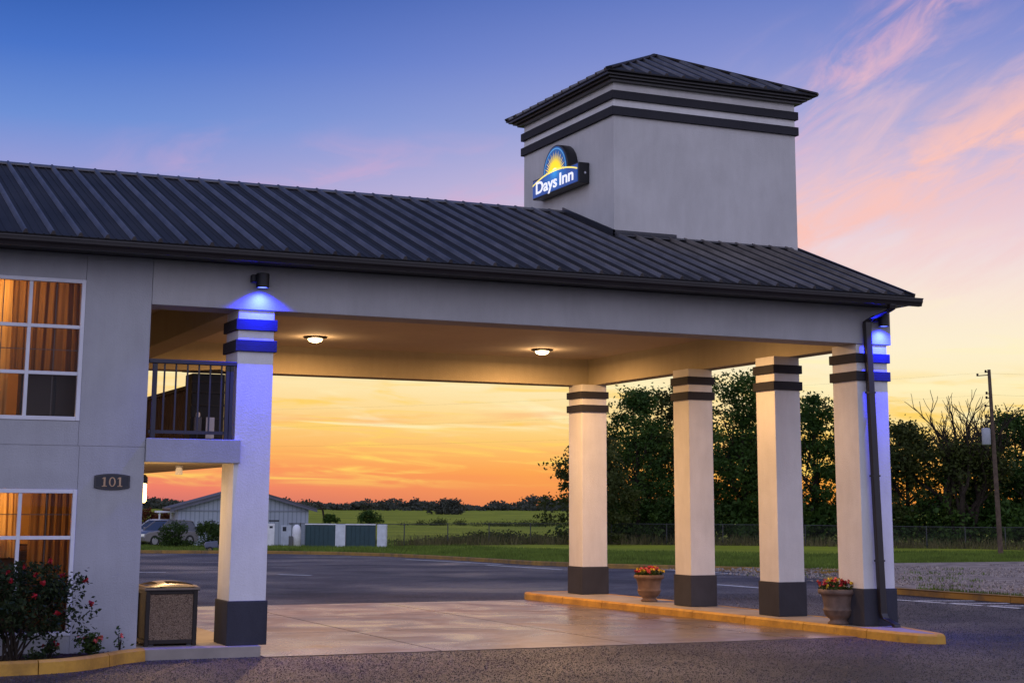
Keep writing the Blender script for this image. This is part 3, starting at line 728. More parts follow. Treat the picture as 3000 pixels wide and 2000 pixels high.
# text
def text_mesh(txt, size, extrude, mat, parent, name, bold=0.0, sp=1.0):
    c = bpy.data.curves.new(name, 'FONT'); c.body = txt; c.size = size; c.extrude = extrude; c.offset = bold; c.align_x = 'CENTER'; c.align_y = 'CENTER'; c.space_character = sp
    o = bpy.data.objects.new(name+'_src', c); COL.objects.link(o); bpy.context.view_layer.update()
    dg = bpy.context.evaluated_depsgraph_get(); me = bpy.data.meshes.new_from_object(o.evaluated_get(dg)); COL.objects.unlink(o); bpy.data.objects.remove(o)
    me.materials.clear(); me.materials.append(mat)
    r_ = bpy.data.objects.new(name, me); COL.objects.link(r_); r_.parent = parent; return r_
# number plaque
t = thing('number_plaque', 'dark plaque with bronze numerals 101 on the grey wall', 'sign', (-1.69, -.002, 2.38))
def plq(w, h, b):
    n = 12; return [(-w+2*w*i/n, h+b*(1-((2*i/n-1)**2))) for i in range(n+1)]+[(w-2*w*i/n, -h-b*(1-((2*i/n-1)**2))) for i in range(n+1)]
m = MB(); m.prism([(x, 0, z) for x, z in plq(.242, .082, .028)], (0, -.02, 0)); m.build('plate', plain('plaque_dark', (.018, .019, .024), .5), t, bevel=.004)
m = MB(); po = plq(.232, .074, .028); pi_ = plq(.222, .064, .028); n = len(po)
m.add([(x, -.0225, z) for x, z in po]+[(x, -.0225, z) for x, z in pi_], [(i, (i+1) % n, (i+1) % n+n, i+n) for i in range(n)]); m.build('border', plain('plaque_rim', (.05, .045, .042), .4), t)
NUM = plain('bronze_numerals', (.42, .27, .15), .4, .3)
m = MB()
def one(cx):
    m.box(cx-.013, cx+.013, -.027, -.0205, -.055, .06); m.box(cx-.034, cx+.034, -.0268, -.0206, -.066, -.0552); m.prism([(cx-.013, -.0265, .06), (cx-.013, -.0265, .042), (cx-.036, -.0265, .036), (cx-.034, -.0265, .042)], (0, .006, 0))
one(-.105); one(.105)
n = 28; vo_ = []; 
for i in range(n):
    a = 2*math.pi*i/n; vo_.append((.046*math.cos(a), -.027, .065*math.sin(a)-.002))
for i in range(n):
    a = 2*math.pi*i/n; vo_.append((.026*math.cos(a), -.027, .053*math.sin(a)-.002))
m.add(vo_, [(i, (i+1) % n, (i+1) % n+n, i+n) for i in range(n)])
m.build('numerals', NUM, t)
# illuminated sign on the tower; face looks toward -X. local u = -y
t = thing('logo_sign', 'lit blue sign box with rising sun emblem on the tower', 'sign', (TX0-.003, 5.10, 8.32))
HW = 1.025; RH = .2; DEP = .23
def P2(u, z, d=0): return (-d, -u, z)
arch = [(.555*math.cos(a), RH-.0+.525*math.sin(a)) for a in np.linspace(0, math.pi, 40)]
out = [(-HW, -RH), (HW, -RH), (HW, RH)]+arch+[(-HW, RH)]
m = MB(); m.prism([P2(u, z) for u, z in out], (-DEP, 0, 0)); m.build('case', plain('sign_case', (.012, .012, .014), .4), t, bevel=.012)
def face(pts, d, name, mat, par=t):
    m = MB(); m.add([P2(u, z, d) for u, z in pts][::-1], [tuple(range(len(pts)))]); o = m.build(name, mat, par)
    if o.data.polygons[0].normal.x > 0: o.data.flip_normals()
    return o
def signface():
    k = NT('sign_blue'); v = k.coord('Object'); g_ = k.n('ShaderNodeSeparateXYZ'); k.l(v, g_.inputs[0])
    # a cast-blue panel, paler round the sun's foot as on the printed face
    mm = k.n('ShaderNodeVectorMath', operation='LENGTH'); sc = k.n('ShaderNodeVectorMath', operation='MULTIPLY_ADD'); k.l(v, sc.inputs[0]); sc.inputs[1].default_value = (0, 1, 1.6); sc.inputs[2].default_value = (0, 0, -.28); k.l(sc.outputs[0], mm.inputs[0])
    c = k.ramp(mm.outputs['Value'], [(.0, lin(40, 150, 215)[:3]), (.22, lin(22, 100, 172)[:3]), (.6, lin(26, 66, 134)[:3])])
    k.l(c, k.b.inputs['Base Color']); k.l(c, k.b.inputs['Emission Color']); k.b.inputs['Emission Strength'].default_value = .75; k.b.inputs['Roughness'].default_value = .3
    return k.m
SBLUE = signface(); SYEL = emis('sign_yellow', lin(255, 214, 30)[:3], .85); SPALE = emis('sign_pale', lin(255, 246, 190)[:3], .95); SWHITE = emis('sign_white', (.9, .9, .92), .7); SRIM = emis('sign_ring', lin(90, 160, 205)[:3], .5); SDARK = emis('sign_deep', lin(20, 84, 150)[:3], .6)
b_ = .028
panel = face([(-HW+b_, -RH+b_), (HW-b_, -RH+b_), (HW-b_, RH-b_), (-HW+b_, RH-b_)], DEP+.003, 'panel', SBLUE)
disc = [(.525*math.cos(a), RH-.04+.53*math.sin(a)) for a in np.linspace(0, math.pi, 40)]
face([( .525, -.02)]+disc+[(-.525, -.02)], DEP+.0045, 'sun_panel', SDARK)
m = MB(); ri = []; aa = np.linspace(0.02, math.pi-.02, 40)
vs = [P2(.50*math.cos(a), RH-.04+.505*math.sin(a), DEP+.006) for a in aa]+[P2(.475*math.cos(a), RH-.04+.48*math.sin(a), DEP+.006) for a in aa]
m.add(vs, [(i, i+1, i+41, i+40) for i in range(39)]); m.build('sun_ring', SRIM, t)
m = MB(); nr = 27
for i in range(nr):
    a = R(-6)+(math.pi+R(12))*i/(nr-1); c0 = (0, .12); da = .062
    r0, r1_, r3 = .0, .26, .48 if i % 2 == 0 else .43
    pts = [(0, .12), (r1_*math.cos(a-da*1.05), .12+1.05*r1_*math.sin(a-da*1.05)), (r3*math.cos(a), .12+1.05*r3*math.sin(a)), (r1_*math.cos(a+da*1.05), .12+1.05*r1_*math.sin(a+da*1.05))]
    m.add([P2(u, z, DEP+.0075+.0001*i) for u, z in pts], [(0, 1, 2, 3)])
m.build('sun_rays', SYEL, t)
m = MB(); m.add([P2(.17*math.cos(a), .10+.17*math.sin(a), DEP+.0115) for a in np.linspace(0, 2*math.pi, 32, endpoint=False)], [tuple(range(32))]); m.build('sun_core', SPALE, t)
# curved blue band across the front and its yellow line
crv = lambda u: .205-.155*(u/HW)**2
us = np.linspace(-HW+b_, HW-b_, 30)
face([(us[0], -RH+b_), (us[-1], -RH+b_)]+[(u, crv(u)) for u in us[::-1]], DEP+.0135, 'name_band', SBLUE)
m = MB(); m.add([P2(u, crv(u)+.004, DEP+.016) for u in us]+[P2(u, crv(u)+.034, DEP+.016) for u in us], [(i, i+1, i+31, i+30) for i in range(29)]); m.build('horizon_line', emis('sign_line', lin(250, 226, 110)[:3], .85), t)
for wtxt, ucen, uw in (('Days', -.36, .96), ('Inn', .535, .60)):
  tx = text_mesh(wtxt, .39, .002, SWHITE, t, 'lettering', .008, .98)
  bb = [v.co for v in tx.data.vertices]; xa, xb = min(v.x for v in bb), max(v.x for v in bb); zc = sorted(v.y for v in bb)
  zt_ = max(v.y for v in bb); kx = uw/(xb-xa)
  for v in tx.data.vertices:
    x, y, z = v.co; v.co = Vector((-(DEP+.018)-z, -((x-(xa+xb)/2)*kx+ucen), (y-zt_)*.86+.125))
  if tx.data.polygons[0].normal.x > 0: tx.data.flip_normals()
m = MB(); m.lathe([(.018, 0), (.018, .01), (.03, .012), (.03, 0)], (-DEP*.45, -HW, .0), 12, 'y'); m.lathe([(.022, 0.0), (.022, .012)], (-DEP*.4, -HW-.006, 0), 10, 'y'); m.build('service_port', WINF, t)

# railings
rl = thing('balcony_railing', 'black iron balcony railing with square balusters facing front', 'railing', (0, .05, 2.985))
m = MB(); m.box(XW+.01, .005, -.045, .045, 1.045, 1.105); m.build('top_rail', IRON, rl, bevel=.008)
m = MB(); m.box(XW+.04, -.14, -.018, .018, .07, .115); m.build('bottom_rail', IRON, rl)
for x in (XW+.1, -.115, -.065): 
    m = MB(); m.box(x-.03, x+.03, -.03, .03, 0, 1.04); m.build('post', IRON, rl)
for i in range(6):
    x = XW+.235+i*.163; m = MB(); m.box(x-.011, x+.011, -.011, .011, .115, 1.044); m.build('baluster', IRON, rl)
rl = thing('walkway_railing', 'dark brown picket railing running back along the upper walkway', 'railing', (.43, 2.7, 2.96))
m = MB(); m.box(-.05, .05, 0, 8.1, 1.06, 1.12); m.build('top_rail', DWOOD, rl)
m = MB(); m.box(-.02, .02, 0, 8.1, .10, .16); m.build('bottom_rail', DWOOD, rl)
for i in range(58):
    y = .07+i*.14; m = MB(); m.box(-.016, .016, y-.022, y+.022, .161, 1.058); m.build('picket', DWOOD, rl)
# dark slatted cabinet and small items on the walkway
t = thing('slatted_cabinet', 'tall dark slatted cabinet standing on the walkway behind the railing', 'cabinet', (.13, 2.35, 2.96))
CAB = plain('cabinet_black', (.010, .009, .009), .6)
m = MB(); m.box(-.27, .25, -.2, .25, 0, 1.12); m.build('body', CAB, t, bevel=.01)
for z in (.42, .62, .82, .98):
    m = MB(); m.box(-.272, .252, -.225, -.202, z, z+.03); m.build('slat', BRONZE, t)
m = MB(); m.prism([(-.32, -.26, 1.121), (.29, -.26, 1.121), (.29, .30, 1.22), (-.32, .30, 1.17)], (0, 0, .02)); m.build('lid', CAB, t)
t = thing('notice_board', 'white notice board leaning behind the balcony railing', 'notice board', (.125, 1.98, 2.96))
m = MB(); m.box(-.065, .065, -.01, .01, .12, .44); m.build('board', plain('notice_white', (.6, .6, .66), .6), t)
m = MB(); m.prism([(-.022, -.0115, .18), (.022, -.0115, .18), (.0, -.0115, .235)], (0, -.003, 0)); m.build('symbol', CAB, t)
m = MB(); m.box(-.01, .01, -.008, .008, 0, .12); m.build('leg', CAB, t)
t = thing('utility_box', 'small grey utility box on the walkway behind the railing', 'box', (-.065, 1.99, 2.96))
m = MB(); m.box(-.055, .055, -.03, .03, .22, .44); m.build('case', plain('utility_grey', (.12, .12, .14), .6), t, bevel=.006)
m = MB(); m.lathe([(.0, .52), (.028, .51), (.035, .48), (.03, .44)], seg=14); m.build('cap', WINF, t); m = MB(); m.box(-.012, .012, -.012, .012, 0, .22); m.build('stem', IRON, t)

# litter bin
bx0, bx1, by0, by1 = -1.10, -.375, .25, .95
t = thing('litter_bin', 'square dark bronze litter bin with pebbled front panel', 'litter bin', ((bx0+bx1)/2, (by0+by1)/2, .15))
w2, d2 = (bx1-bx0)/2, (by1-by0)/2
def pebble():
    k = NT('pebble_panel'); v = k.pos(); vo = k.n('ShaderNodeTexVoronoi'); k.l(v, vo.inputs['Vector']); vo.inputs['Scale'].default_value = 100
    c = k.ramp(vo.outputs['Color'], [(.2, (.13, .08, .045)), (.5, (.25, .165, .10)), (.8, (.38, .28, .19))]); d = k.ramp(vo.outputs['Distance'], [(.3, (1, 1, 1)), (.7, (.35, .3, .26))])
    k.l(k.mix(.85, c, d, 'MULTIPLY'), k.b.inputs['Base Color']); k.b.inputs['Roughness'].default_value = .7
    b = k.bump(vo.outputs['Distance'], .8, .01); b.invert = True; return k.m
PEB = pebble()
m = MB(); m.box(-w2+.03, w2-.03, -d2+.03, d2-.03, .03, .74); m.build('body', BRONZE, t)
fr_ = MB()
for sx in (-1, 1):
    for sy in (-1, 1): fr_.box(sx*w2-(.06 if sx > 0 else 0), sx*w2+(.06 if sx < 0 else 0), sy*d2-(.06 if sy > 0 else 0), sy*d2+(.06 if sy < 0 else 0), .0, .745)
for sy in (-1, 1):
    y0_ = -d2+.004 if sy < 0 else d2-.05
    fr_.box(-w2+.061, w2-.061, y0_, y0_+.046, .03, .085); fr_.box(-w2+.061, w2-.061, y0_, y0_+.046, .70, .744)
for sx in (-1, 1):
    x0_ = -w2+.004 if sx < 0 else w2-.05
    fr_.box(x0_, x0_+.046, -d2+.061, d2-.061, .03, .085); fr_.box(x0_, x0_+.046, -d2+.061, d2-.061, .70, .744)
fr_.build('frame', BRONZE, t, bevel=.006)
m = MB(); m.box(-w2+.062, w2-.062, -d2+.016, -d2+.03, .086, .699); m.build('panel', PEB, t)
m = MB(); m.box(w2-.03, w2-.016, -d2+.062, d2-.062, .086, .699); m.build('panel', PEB, t)
# domed lid with two long openings
LIDM = plain('lid_taupe', (.20, .155, .12), .35, .2, .1)
m = MB(); nx = 20; 
def lz(x, y): return .80+.07*max(0, 1-(x/(w2+.02))**2)**.8*max(0, 1-(y/(d2+.03))**4)
gx = np.linspace(-w2-.025, w2+.025, nx+1); gy = np.linspace(-d2-.025, d2+.025, nx+1); vs = [(x, y, lz(x, y)) for y in gy for x in gx]; fs = []
for j in range(nx):
    for i in range(nx):
        xc = (gx[i]+gx[i+1])/2; yc = (gy[j]+gy[j+1])/2
        if (-.30 < yc < -.09 and -.08 < xc < .30) or (-.28 < yc < .22 and -.34 < xc < -.19): continue
        fs.append((j*(nx+1)+i, j*(nx+1)+i+1, (j+1)*(nx+1)+i+1, (j+1)*(nx+1)+i))
m.add(vs, fs); m.box(-w2-.025, w2+.025, -d2-.025, d2+.025, .76, .785); m.build('lid', LIDM, t)
m = MB(); m.box(-w2-.02, w2+.02, -d2-.02, d2+.02, .746, .76); m.build('rim', BRONZE, t)
m = MB(); m.box(-.35, .31, -.31, .25, .7855, .79); m.build('opening_shade', plain('bin_shade_black', (.008, .008, .008), .9), t)  # black sheet standing in for the shade below the lid openings
for sx in (-1, 1):
    m = MB(); m.lathe([(.02, .0), (.02, .03)], (sx*(w2-.05), -d2+.05, -.0), 10) if False else m.box(sx*(w2-.1)-.03, sx*(w2-.1)+.03, -d2+.02, -d2+.05, .001, .03); m.build('foot', FLASH, t)

# flower pots
CLAY = plain('pot_clay', (.20, .125, .085), .7, 0, .3, 6, .3, .25, 30); CLAY2 = plain('pot_clay_dark', (.15, .105, .08), .75, 0, .35, 6, .3, .25, 30)
def pot(loc, label, mat, s, seed):
    t = thing('flower_pot', label, 'flower pot', loc, 0, 'urn flower pots on the island')
    h = .56*s; r_ = .325*s
    pr = [(.0, 0), (.55, 0), (.56, .05), (.44, .09), (.47, .15), (.62, .21), (.72, .29), (.755, .37), (.79, .39), (.79, .42), (.745, .435), (.735, .50), (.755, .62), (.81, .76), (.86, .84), (.98, .86), (1.02, .91), (1.0, .97), (.93, 1.0), (.84, .985), (.80, .93), (.0, .93)]
    m = MB(); m.lathe([(a*r_, b*h) for a, b in pr], seg=40); m.build('urn', mat, t, smooth=True)
    m = MB(); m.lathe([(.0, .92*h), (.80*r_, .925*h), (.80*r_, .94*h), (.0, .96*h)], seg=20); m.build('soil', MULCH, t)
    rs = np.random.default_rng(seed); n = 420
    a = rs.uniform(0, 2*np.pi, n); q_ = np.sqrt(rs.random(n))*r_*.95; C_ = np.stack([q_*np.cos(a), q_*np.sin(a), .97*h+rs.random(n)*.13*s*(1-.5*(q_/r_)**2)], 1)
    quads_obj('leaves', leaf_quads(C_, .06, rs, .1), SHRUBL, t)
    for mat_, cnt, nm in ((ROSE, 20, 'red_flowers'), (YPET, 12, 'yellow_flowers'), (PINK, 8, 'pink_flowers')):
        F = []
        for i in range(cnt):
            aa_ = rs.uniform(0, 2*np.pi); qq = math.sqrt(rs.random())*r_*1.0; c = np.array([qq*math.cos(aa_), qq*math.sin(aa_), 1.03*h+.12*s*rs.random()*(1-.4*(qq/r_)**2)+.03])
            F.append(c+rs.normal(size=(9, 3))*.014)
        quads_obj(nm, leaf_quads(np.concatenate(F), .05, rs, -.2, .9), mat_, t)
    return t
pot((10.93, 7.62, .15), 'tan clay urn of red flowers between the first and second columns from the left', CLAY, .97, 3)
pot((10.70, .62, .15), 'darker clay urn of red and yellow flowers against the nearest right-hand column', CLAY2, 1.04, 4)

# ------------------------------------------------------------------ planting bed shrubs
def rose_bush():
    rs = np.random.default_rng(21)
    t = thing('rose_bush', 'big dark rose bush with red blooms under the lower window', 'rose bush', (-3.0, -.72, .11))
    m = MB(); tips = []
    for i in range(16):
        a = rs.uniform(0, 2*math.pi); r_ = rs.uniform(.25, .72); hz_ = rs.uniform(.75, 1.18)
        if i < 4: a = rs.uniform(-.5, .5); r_ = rs.uniform(.6, .95); hz_ = rs.uniform(.5, 1.0)
        b = Vector((r_*math.cos(a), r_*.6*math.sin(a), hz_)); c = Vector((b.x*.35+rs.normal()*.04, b.y*.35, hz_*.5)); st = Vector((rs.normal()*.06, rs.normal()*.05, 0))
        m.tube([st, st*.5+c*.5, c, c*.4+b*.6, b], [.016, .014, .011, .008, .004], 6); tips.append(np.array(b))
        tips.append(np.array(c*.4+b*.6))
    m.build('stems', BARK, t)
    # leaf clumps
    C_ = []
    for i in range(150):
        a = rs.uniform(0, 2*math.pi); q_ = rs.random()**.45; z = rs.uniform(.32, 1.16)
        rad = .82*math.sqrt(max(.05, 1-((z-.74)/.52)**2)); c = np.array([q_*rad*math.cos(a)-.02, q_*rad*.62*math.sin(a), z])
        C_.append(c+rs.normal(size=(34, 3))*np.array([.075, .06, .06]))
    for b in tips: C_.append(b+rs.normal(size=(30, 3))*np.array([.07, .05, .09]))
    # the loose spray on the right
    for c in ((.86, -.05, .58), (.92, -.02, .42), (.97, -.05, .62), (.80, 0, .86), (.83, 0, 1.0), (.85, 0, .30)):
        C_.append(np.array(c)+rs.normal(size=(26, 3))*np.array([.06, .05, .06]))
    C_ = np.concatenate(C_); C_ = C_[(C_[:, 1] < .66)]
    quads_obj('leaves', leaf_quads(C_, .062, rs, .25, .5), ROSEL, t)
    F = []
    spots = [(-.62, -.25, 1.17), (-.55, -.3, 1.1), (-.47, -.35, 1.02), (-.3, -.3, 1.18), (-.12, -.3, 1.12), (.02, -.3, 1.2), (.08, -.3, 1.19), (.14, -.3, 1.17), (.22, -.3, 1.08), (.36, -.2, 1.22), (.42, -.2, 1.23), (.50, -.2, 1.12), (.58, -.15, 1.06), (.78, -.1, 1.04), (.30, -.35, .98), (-.2, -.4, 1.04), (-.1, -.42, 1.0), (.97, -.08, .70), (.88, -.05, .98), (.42, -.38, .70), (.5, -.35, .60), (.3, -.45, .58), (-.3, -.48, .62), (-.05, -.5, .55), (-.6, -.4, .6), (.12, -.48, .45), (.2, -.44, .83)]
    for c in spots[::2]+[(.97, -.08, .70), (-.47, -.35, 1.02)]:
        base = np.array(c); k_ = 14
        F.append(base+rs.normal(size=(k_, 3))*.014)
    quads_obj('blooms', leaf_quads(np.concatenate(F), .046, rs, -.3, .95), ROSE, t)
rose_bush()
def bedding(loc, label, w, h, nl, fl, seed, petal):
    rs = np.random.default_rng(seed); t = thing('bedding_plant', label, 'plant', loc)
    m = MB(); C_ = []
    for i in range(10):
        a = rs.uniform(0, 2*math.pi); q_ = rs.random()*w; b = Vector((q_*math.cos(a), q_*.7*math.sin(a), h*rs.uniform(.6, 1))); m.tube([(b.x*.2, b.y*.2, 0), (b.x*.6, b.y*.6, b.z*.6), b], [.006, .005, .003], 5); C_.append(np.array(b)+rs.normal(size=(nl, 3))*np.array([.04, .04, .05])); C_.append(np.array(b)*.6+rs.normal(size=(nl, 3))*np.array([.05, .04, .04]))
    m.build('stems', BARK, t)
    quads_obj('leaves', leaf_quads(np.concatenate(C_), .055, rs, .2, .5), SHRUBL if petal is PINK else ROSEL, t)
    F = [np.array([rs.uniform(-w, w), rs.uniform(-w, w)*.6, h*rs.uniform(.75, 1.05)])+rs.normal(size=(7, 3))*.011 for _ in range(fl)]
    if fl: quads_obj('blooms', leaf_quads(np.concatenate(F), .04, rs, -.2, .9), petal, t)
bedding((-1.93, -.42, .11), 'low green plant with small salmon flowers near the kerb curve', .19, .24, 26, 13, 31, PINK)
bedding((-2.5, -.6, .11), 'sparse leafy plant with a few red flowers beside the rose bush', .2, .2, 11, 5, 32, ROSE)
bedding((-1.52, -.20, .11), 'thin seedling with one pink flower at the wall corner', .05, .26, 2, 1, 33, PINK)
bedding((-2.75, -1.05, .11), 'small olive weed at the front of the mulch bed', .12, .10, 8, 0, 34, ROSE)

# ------------------------------------------------------------------ distance: barn, enclosure, cars, mower
def at(x, y): return (x, y, float(gz(x, y))+.1)
def wallmat():
    k = NT('barn_siding'); v = k.coord('Object'); w = k.n('ShaderNodeTexWave'); w.bands_direction = 'X'; k.l(v, w.inputs[0]); w.inputs['Scale'].default_value = 1.05
    c = k.ramp(w.outputs['Fac'], [(0, (.17, .20, .24)), (.10, (.31, .35, .40)), (1, (.33, .37, .43))])
    c = k.mix(.5, c, k.ramp(k.noise(v, .8, 5), [(.3, (.7, .7, .7)), (.7, (1, 1, 1))]), 'MULTIPLY'); k.l(c, k.b.inputs['Base Color']); k.b.inputs['Roughness'].default_value = .7; return k.m
BARNW = wallmat(); BARNR = plain('barn_roof', (.07, .072, .08), .6, .2)
WHITEP = plain('white_paint', (.72, .72, .74), .6)
ang = R(-9)
bl = thing('barn', 'pale blue boarded barn with shallow gable roof beyond the lot', 'barn', (23.34, 86.4, -.72), ang)
Wb, Db, EH, RHt = 4.4, 9, 2.65, 3.9
m = MB(); m.prism([(-Wb, 0, 0), (Wb, 0, 0), (Wb, 0, EH), (0, 0, RHt), (-Wb, 0, EH)], (0, Db, 0)); bw = m.build('wall', BARNW, bl)
m = MB()
for s in (-1, 1):
    a = Vector((0, -.35, RHt+.02)); b = Vector((s*(Wb+.55), -.35, EH-.12)); m.prism([a, b, b+Vector((0, 0, .12)), a+Vector((0, 0, .12))], (0, Db+.6, 0))
m.build('roof', BARNR, bl)
m = MB()
for s in (-1, 1):
    a = Vector((0, -.36, RHt-.12)); b = Vector((s*(Wb+.55), -.36, EH-.26)); m.prism([a, b, b+Vector((0, 0, .13)), a+Vector((0, 0, .13))], (0, -.04, 0))
m.build('barge_board', plain('barge', (.10, .10, .13), .6), bl)
m = MB(); m.box(-Wb, Wb, -.05, -.003, 2.42, 2.50); m.build('trim_board', plain('trim_blue', (.2, .22, .26), .7), bl)
for x, z, w_, h_ in ((-3.0, 1.12, .95, .28), (-.05, 1.1, .5, .35), (-2.1, 1.7, .4, .09), (2.05, 1.75, .7, .1)):
    m = MB(); m.box(x-w_/2, x+w_/2, -.02, -.002, z, z+h_); m.build('window', CARGLASS, bl)
m = MB(); m.box(.85, 2.1, -.06, -.003, .0, 1.62); dr = m.build('door', WHITEP, bl)
m = MB()
for x in (1.0, 1.35, 1.75): m.box(x, x+.22, -.065, -.061, 1.3, 1.45)
m.build('door_light', CARGLASS, dr)
m = MB(); m.box(2.55, 3.25, -.05, -.003, .05, 1.5); dr = m.build('door', plain('door_blue', (.42, .46, .52), .6), bl)
m = MB(); m.box(2.65, 2.9, -.056, -.051, 1.1, 1.4); m.build('door_light', CARGLASS, dr)
m = MB(); m.box(-Wb-1.2, -Wb-.01, 3.2, 7, 2.3, 2.42); m.box(-Wb-1.1, -Wb-1.0, 3.3, 3.4, 0, 2.3); m.build('porch', WHITEP, bl)
# dumpster enclosure
e0 = np.array([26.3, 81.8]); e1 = np.array([30.9, 78.7]); ea = math.atan2(e1[1]-e0[1], e1[0]-e0[0]); EL_ = np.linalg.norm(e1-e0)
en = thing('bin_enclosure', 'dark teal gated bin enclosure between white posts', 'enclosure', (e0[0], e0[1], -.68), ea)
TEAL = plain('teal_gate', (.012, .045, .055), .5, 0, .15)
for a, b in ((.02, .36), (.405, .70)) if False else ((.0, .37), (.50, .86)):
    m = MB(); m.box(a*EL_, b*EL_, -.05, .05, .1, 1.55)
    k = int((b-a)*EL_/.3)
    for i in range(k): m.box(a*EL_+i*.3+.02, a*EL_+i*.3+.06, -.075, -.051, .12, 1.53)
    g = m.build('gate', TEAL, en); m = MB(); m.box(a*EL_-.02, b*EL_+.02, -.09, .06, 1.552, 1.62); m.build('gate_rail', WHITEP, g)
for a, b in ((.375, .495), (.885, .99)):
    m = MB(); m.box(a*EL_, b*EL_, -.12, .25, 0, 1.6); m.build('post', plain('post_white', (.55, .58, .62), .7), en)
for x in (.3, EL_-.6):
    m = MB(); m.box(x, x+.1, .30, 1.6, 0, 1.5); m.build('side_wall', TEAL, en)
# small tank beside the barn
t = thing('gas_tank', 'small white upright tank beside the teal enclosure', 'tank', (25.75, 82.0, -.68)); m = MB(); m.lathe([(.0, 0), (.28, 0), (.28, 1.2), (.24, 1.42), (.1, 1.55), (.0, 1.56)], seg=16); m.build('shell', WHITEP, t, smooth=True); m = MB(); m.box(-.5, -.32, -.2, .1, 0, .8); m.build('meter_box', plain('meter', (.1, .1, .1), .7), t)

def car(loc, rz, label, paint, van=False):
    t = thing('parked_car', label, 'car', loc, rz, 'cars parked by the barn')
    L2, W2 = 2.3, .92
    body = [(-2.3, .45), (-2.28, .8), (-2.15, .98), (-1.2, 1.02), (1.0, 1.06), (1.85, .97), (2.2, .84), (2.3, .62), (2.28, .35), (1.9, .28), (-2.0, .28)]
    cab = [(-2.12, .99), (-1.85, 1.55), (-1.55, 1.66), (-.3, 1.70), (.25, 1.66), (1.12, 1.05)]
    m = MB(); m.prism([(x, -W2, z) for x, z in body], (0, 2*W2, 0)); b = m.build('body', paint, t, bevel=.07)
    vs = [(x, -W2*.94, z) if i in (0, 5) else (x, -W2*.78, z) for i, (x, z) in enumerate(cab)]; vs2 = [(x, -y, z) for x, y, z in vs]; n = 6
    m = MB(); m.add(vs+vs2, [tuple(range(n)), tuple(range(2*n-1, n-1, -1))]+[(i, i+n, (i+1) % n+n, (i+1) % n) for i in range(n)]); m.build('cabin_glass', CARGLASS, t)
    m = MB(); rf = [(-1.9, 1.56), (-1.55, 1.69), (-.3, 1.74), (.27, 1.69), (.3, 1.66), (-.3, 1.68), (-1.55, 1.62)]
    m.prism([(x, -W2*.80, z) for x, z in rf], (0, 2*W2*.80, 0)); m.build('roof', paint, t, bevel=.02)
    for s in (-1, 1):
        m = MB(); 
        for a_, c_ in (((.26, .80, 1.67), (1.12, .95, 1.06)), ((-.45, .80, 1.68), (-.5, .95, 1.03)), ((-1.88, .8, 1.55), (-2.12, .95, 1.0))): m.bar((a_[0], s*W2*a_[1], a_[2]), (c_[0], s*W2*c_[1], c_[2]), .06)
        m.build('pillar', paint, t)
        m = MB(); m.box(2.14, 2.285, s*.72-.16, s*.72+.16, .66, .82); m.build('headlight', emis('headlight', (.8, .78, .7), .12), t, bevel=.03)
        m = MB(); m.box(.72, .95, s*(W2+.1)-.09, s*(W2+.1)+.09, 1.08, 1.24); m.build('mirror', paint, t, bevel=.03)
        for x in (1.42, -1.38):
            m = MB(); m.lathe([(.36, -.1), (.37, -.08), (.37, .08), (.36, .1)], (x, s*(W2-.09), .37), 20, 'y'); w_ = m.build('wheel', LAMPB, t)
            m = MB(); m.lathe([(.0, -.112), (.22, -.11), (.23, .11), (.0, .112)], (x, s*(W2-.09), .37), 12, 'y'); m.build('rim', plain('rim_alloy', (.3, .3, .32), .4, .8), w_)
    m = MB(); m.box(2.285, 2.315, -.45, .45, .5, .74); m.build('grille', LAMPB, t)
    return t
SILVER = plain('silver_paint', (.20, .19, .20), .3, .5, .05); WCAR = plain('white_car_paint', (.62, .62, .66), .3, 0, .05)
car((18.1, 86.9, -.60), R(203), 'grey car parked nose out beside the shrubs', SILVER)
car((18.6, 91.5, -.60), R(203), 'white car parked behind the grey car', WCAR)
# ride-on mower
t = thing('ride_on_mower', 'grey blue ride-on mower parked at the kerb beyond the lot', 'mower', (16.6, 65.9, -.48), R(172))
MOW = plain('mower_paint', (.10, .11, .16), .5); m = MB(); m.prism([(.15, -.2, .3), (.85, -.2, .3), (.9, -.2, .45), (.82, -.2, .6), (.2, -.2, .66)], (0, .4, 0)); m.build('hood', MOW, t, bevel=.03)
m = MB(); m.box(-.65, .15, -.36, .36, .26, .46); m.build('deck', MOW, t, bevel=.03); m = MB(); m.box(-.45, -.05, -.22, .22, .47, .56); m.box(-.5, -.42, -.22, .22, .56, .88); m.build('seat', LAMPB, t, bevel=.02)
m = MB(); m.tube([(.2, 0, .6), (.08, 0, .82)], .02, 6); m.lathe([(.14, -.012), (.165, 0), (.14, .012)], (.06, 0, .84), 14); m.build('steering_wheel', LAMPB, t)
for x, r_, w_, cr in ((.62, .18, .12, (.22, .10, .08)), (-.42, .27, .2, (.45, .28, .03))):
    for s in (-1, 1):
        m = MB(); m.lathe([(r_*.93, -w_/2), (r_, -w_/3), (r_, w_/3), (r_*.93, w_/2)], (x, s*.38, r_), 18, 'y'); wh = m.build('wheel', LAMPB, t)
        m = MB(); m.lathe([(.0, -w_/2-.006), (r_*.55, -w_/2-.005), (r_*.55, w_/2+.005), (.0, w_/2+.006)], (x, s*.38, r_), 12, 'y'); m.build('rim', plain('mower_rim', cr, .5), wh)

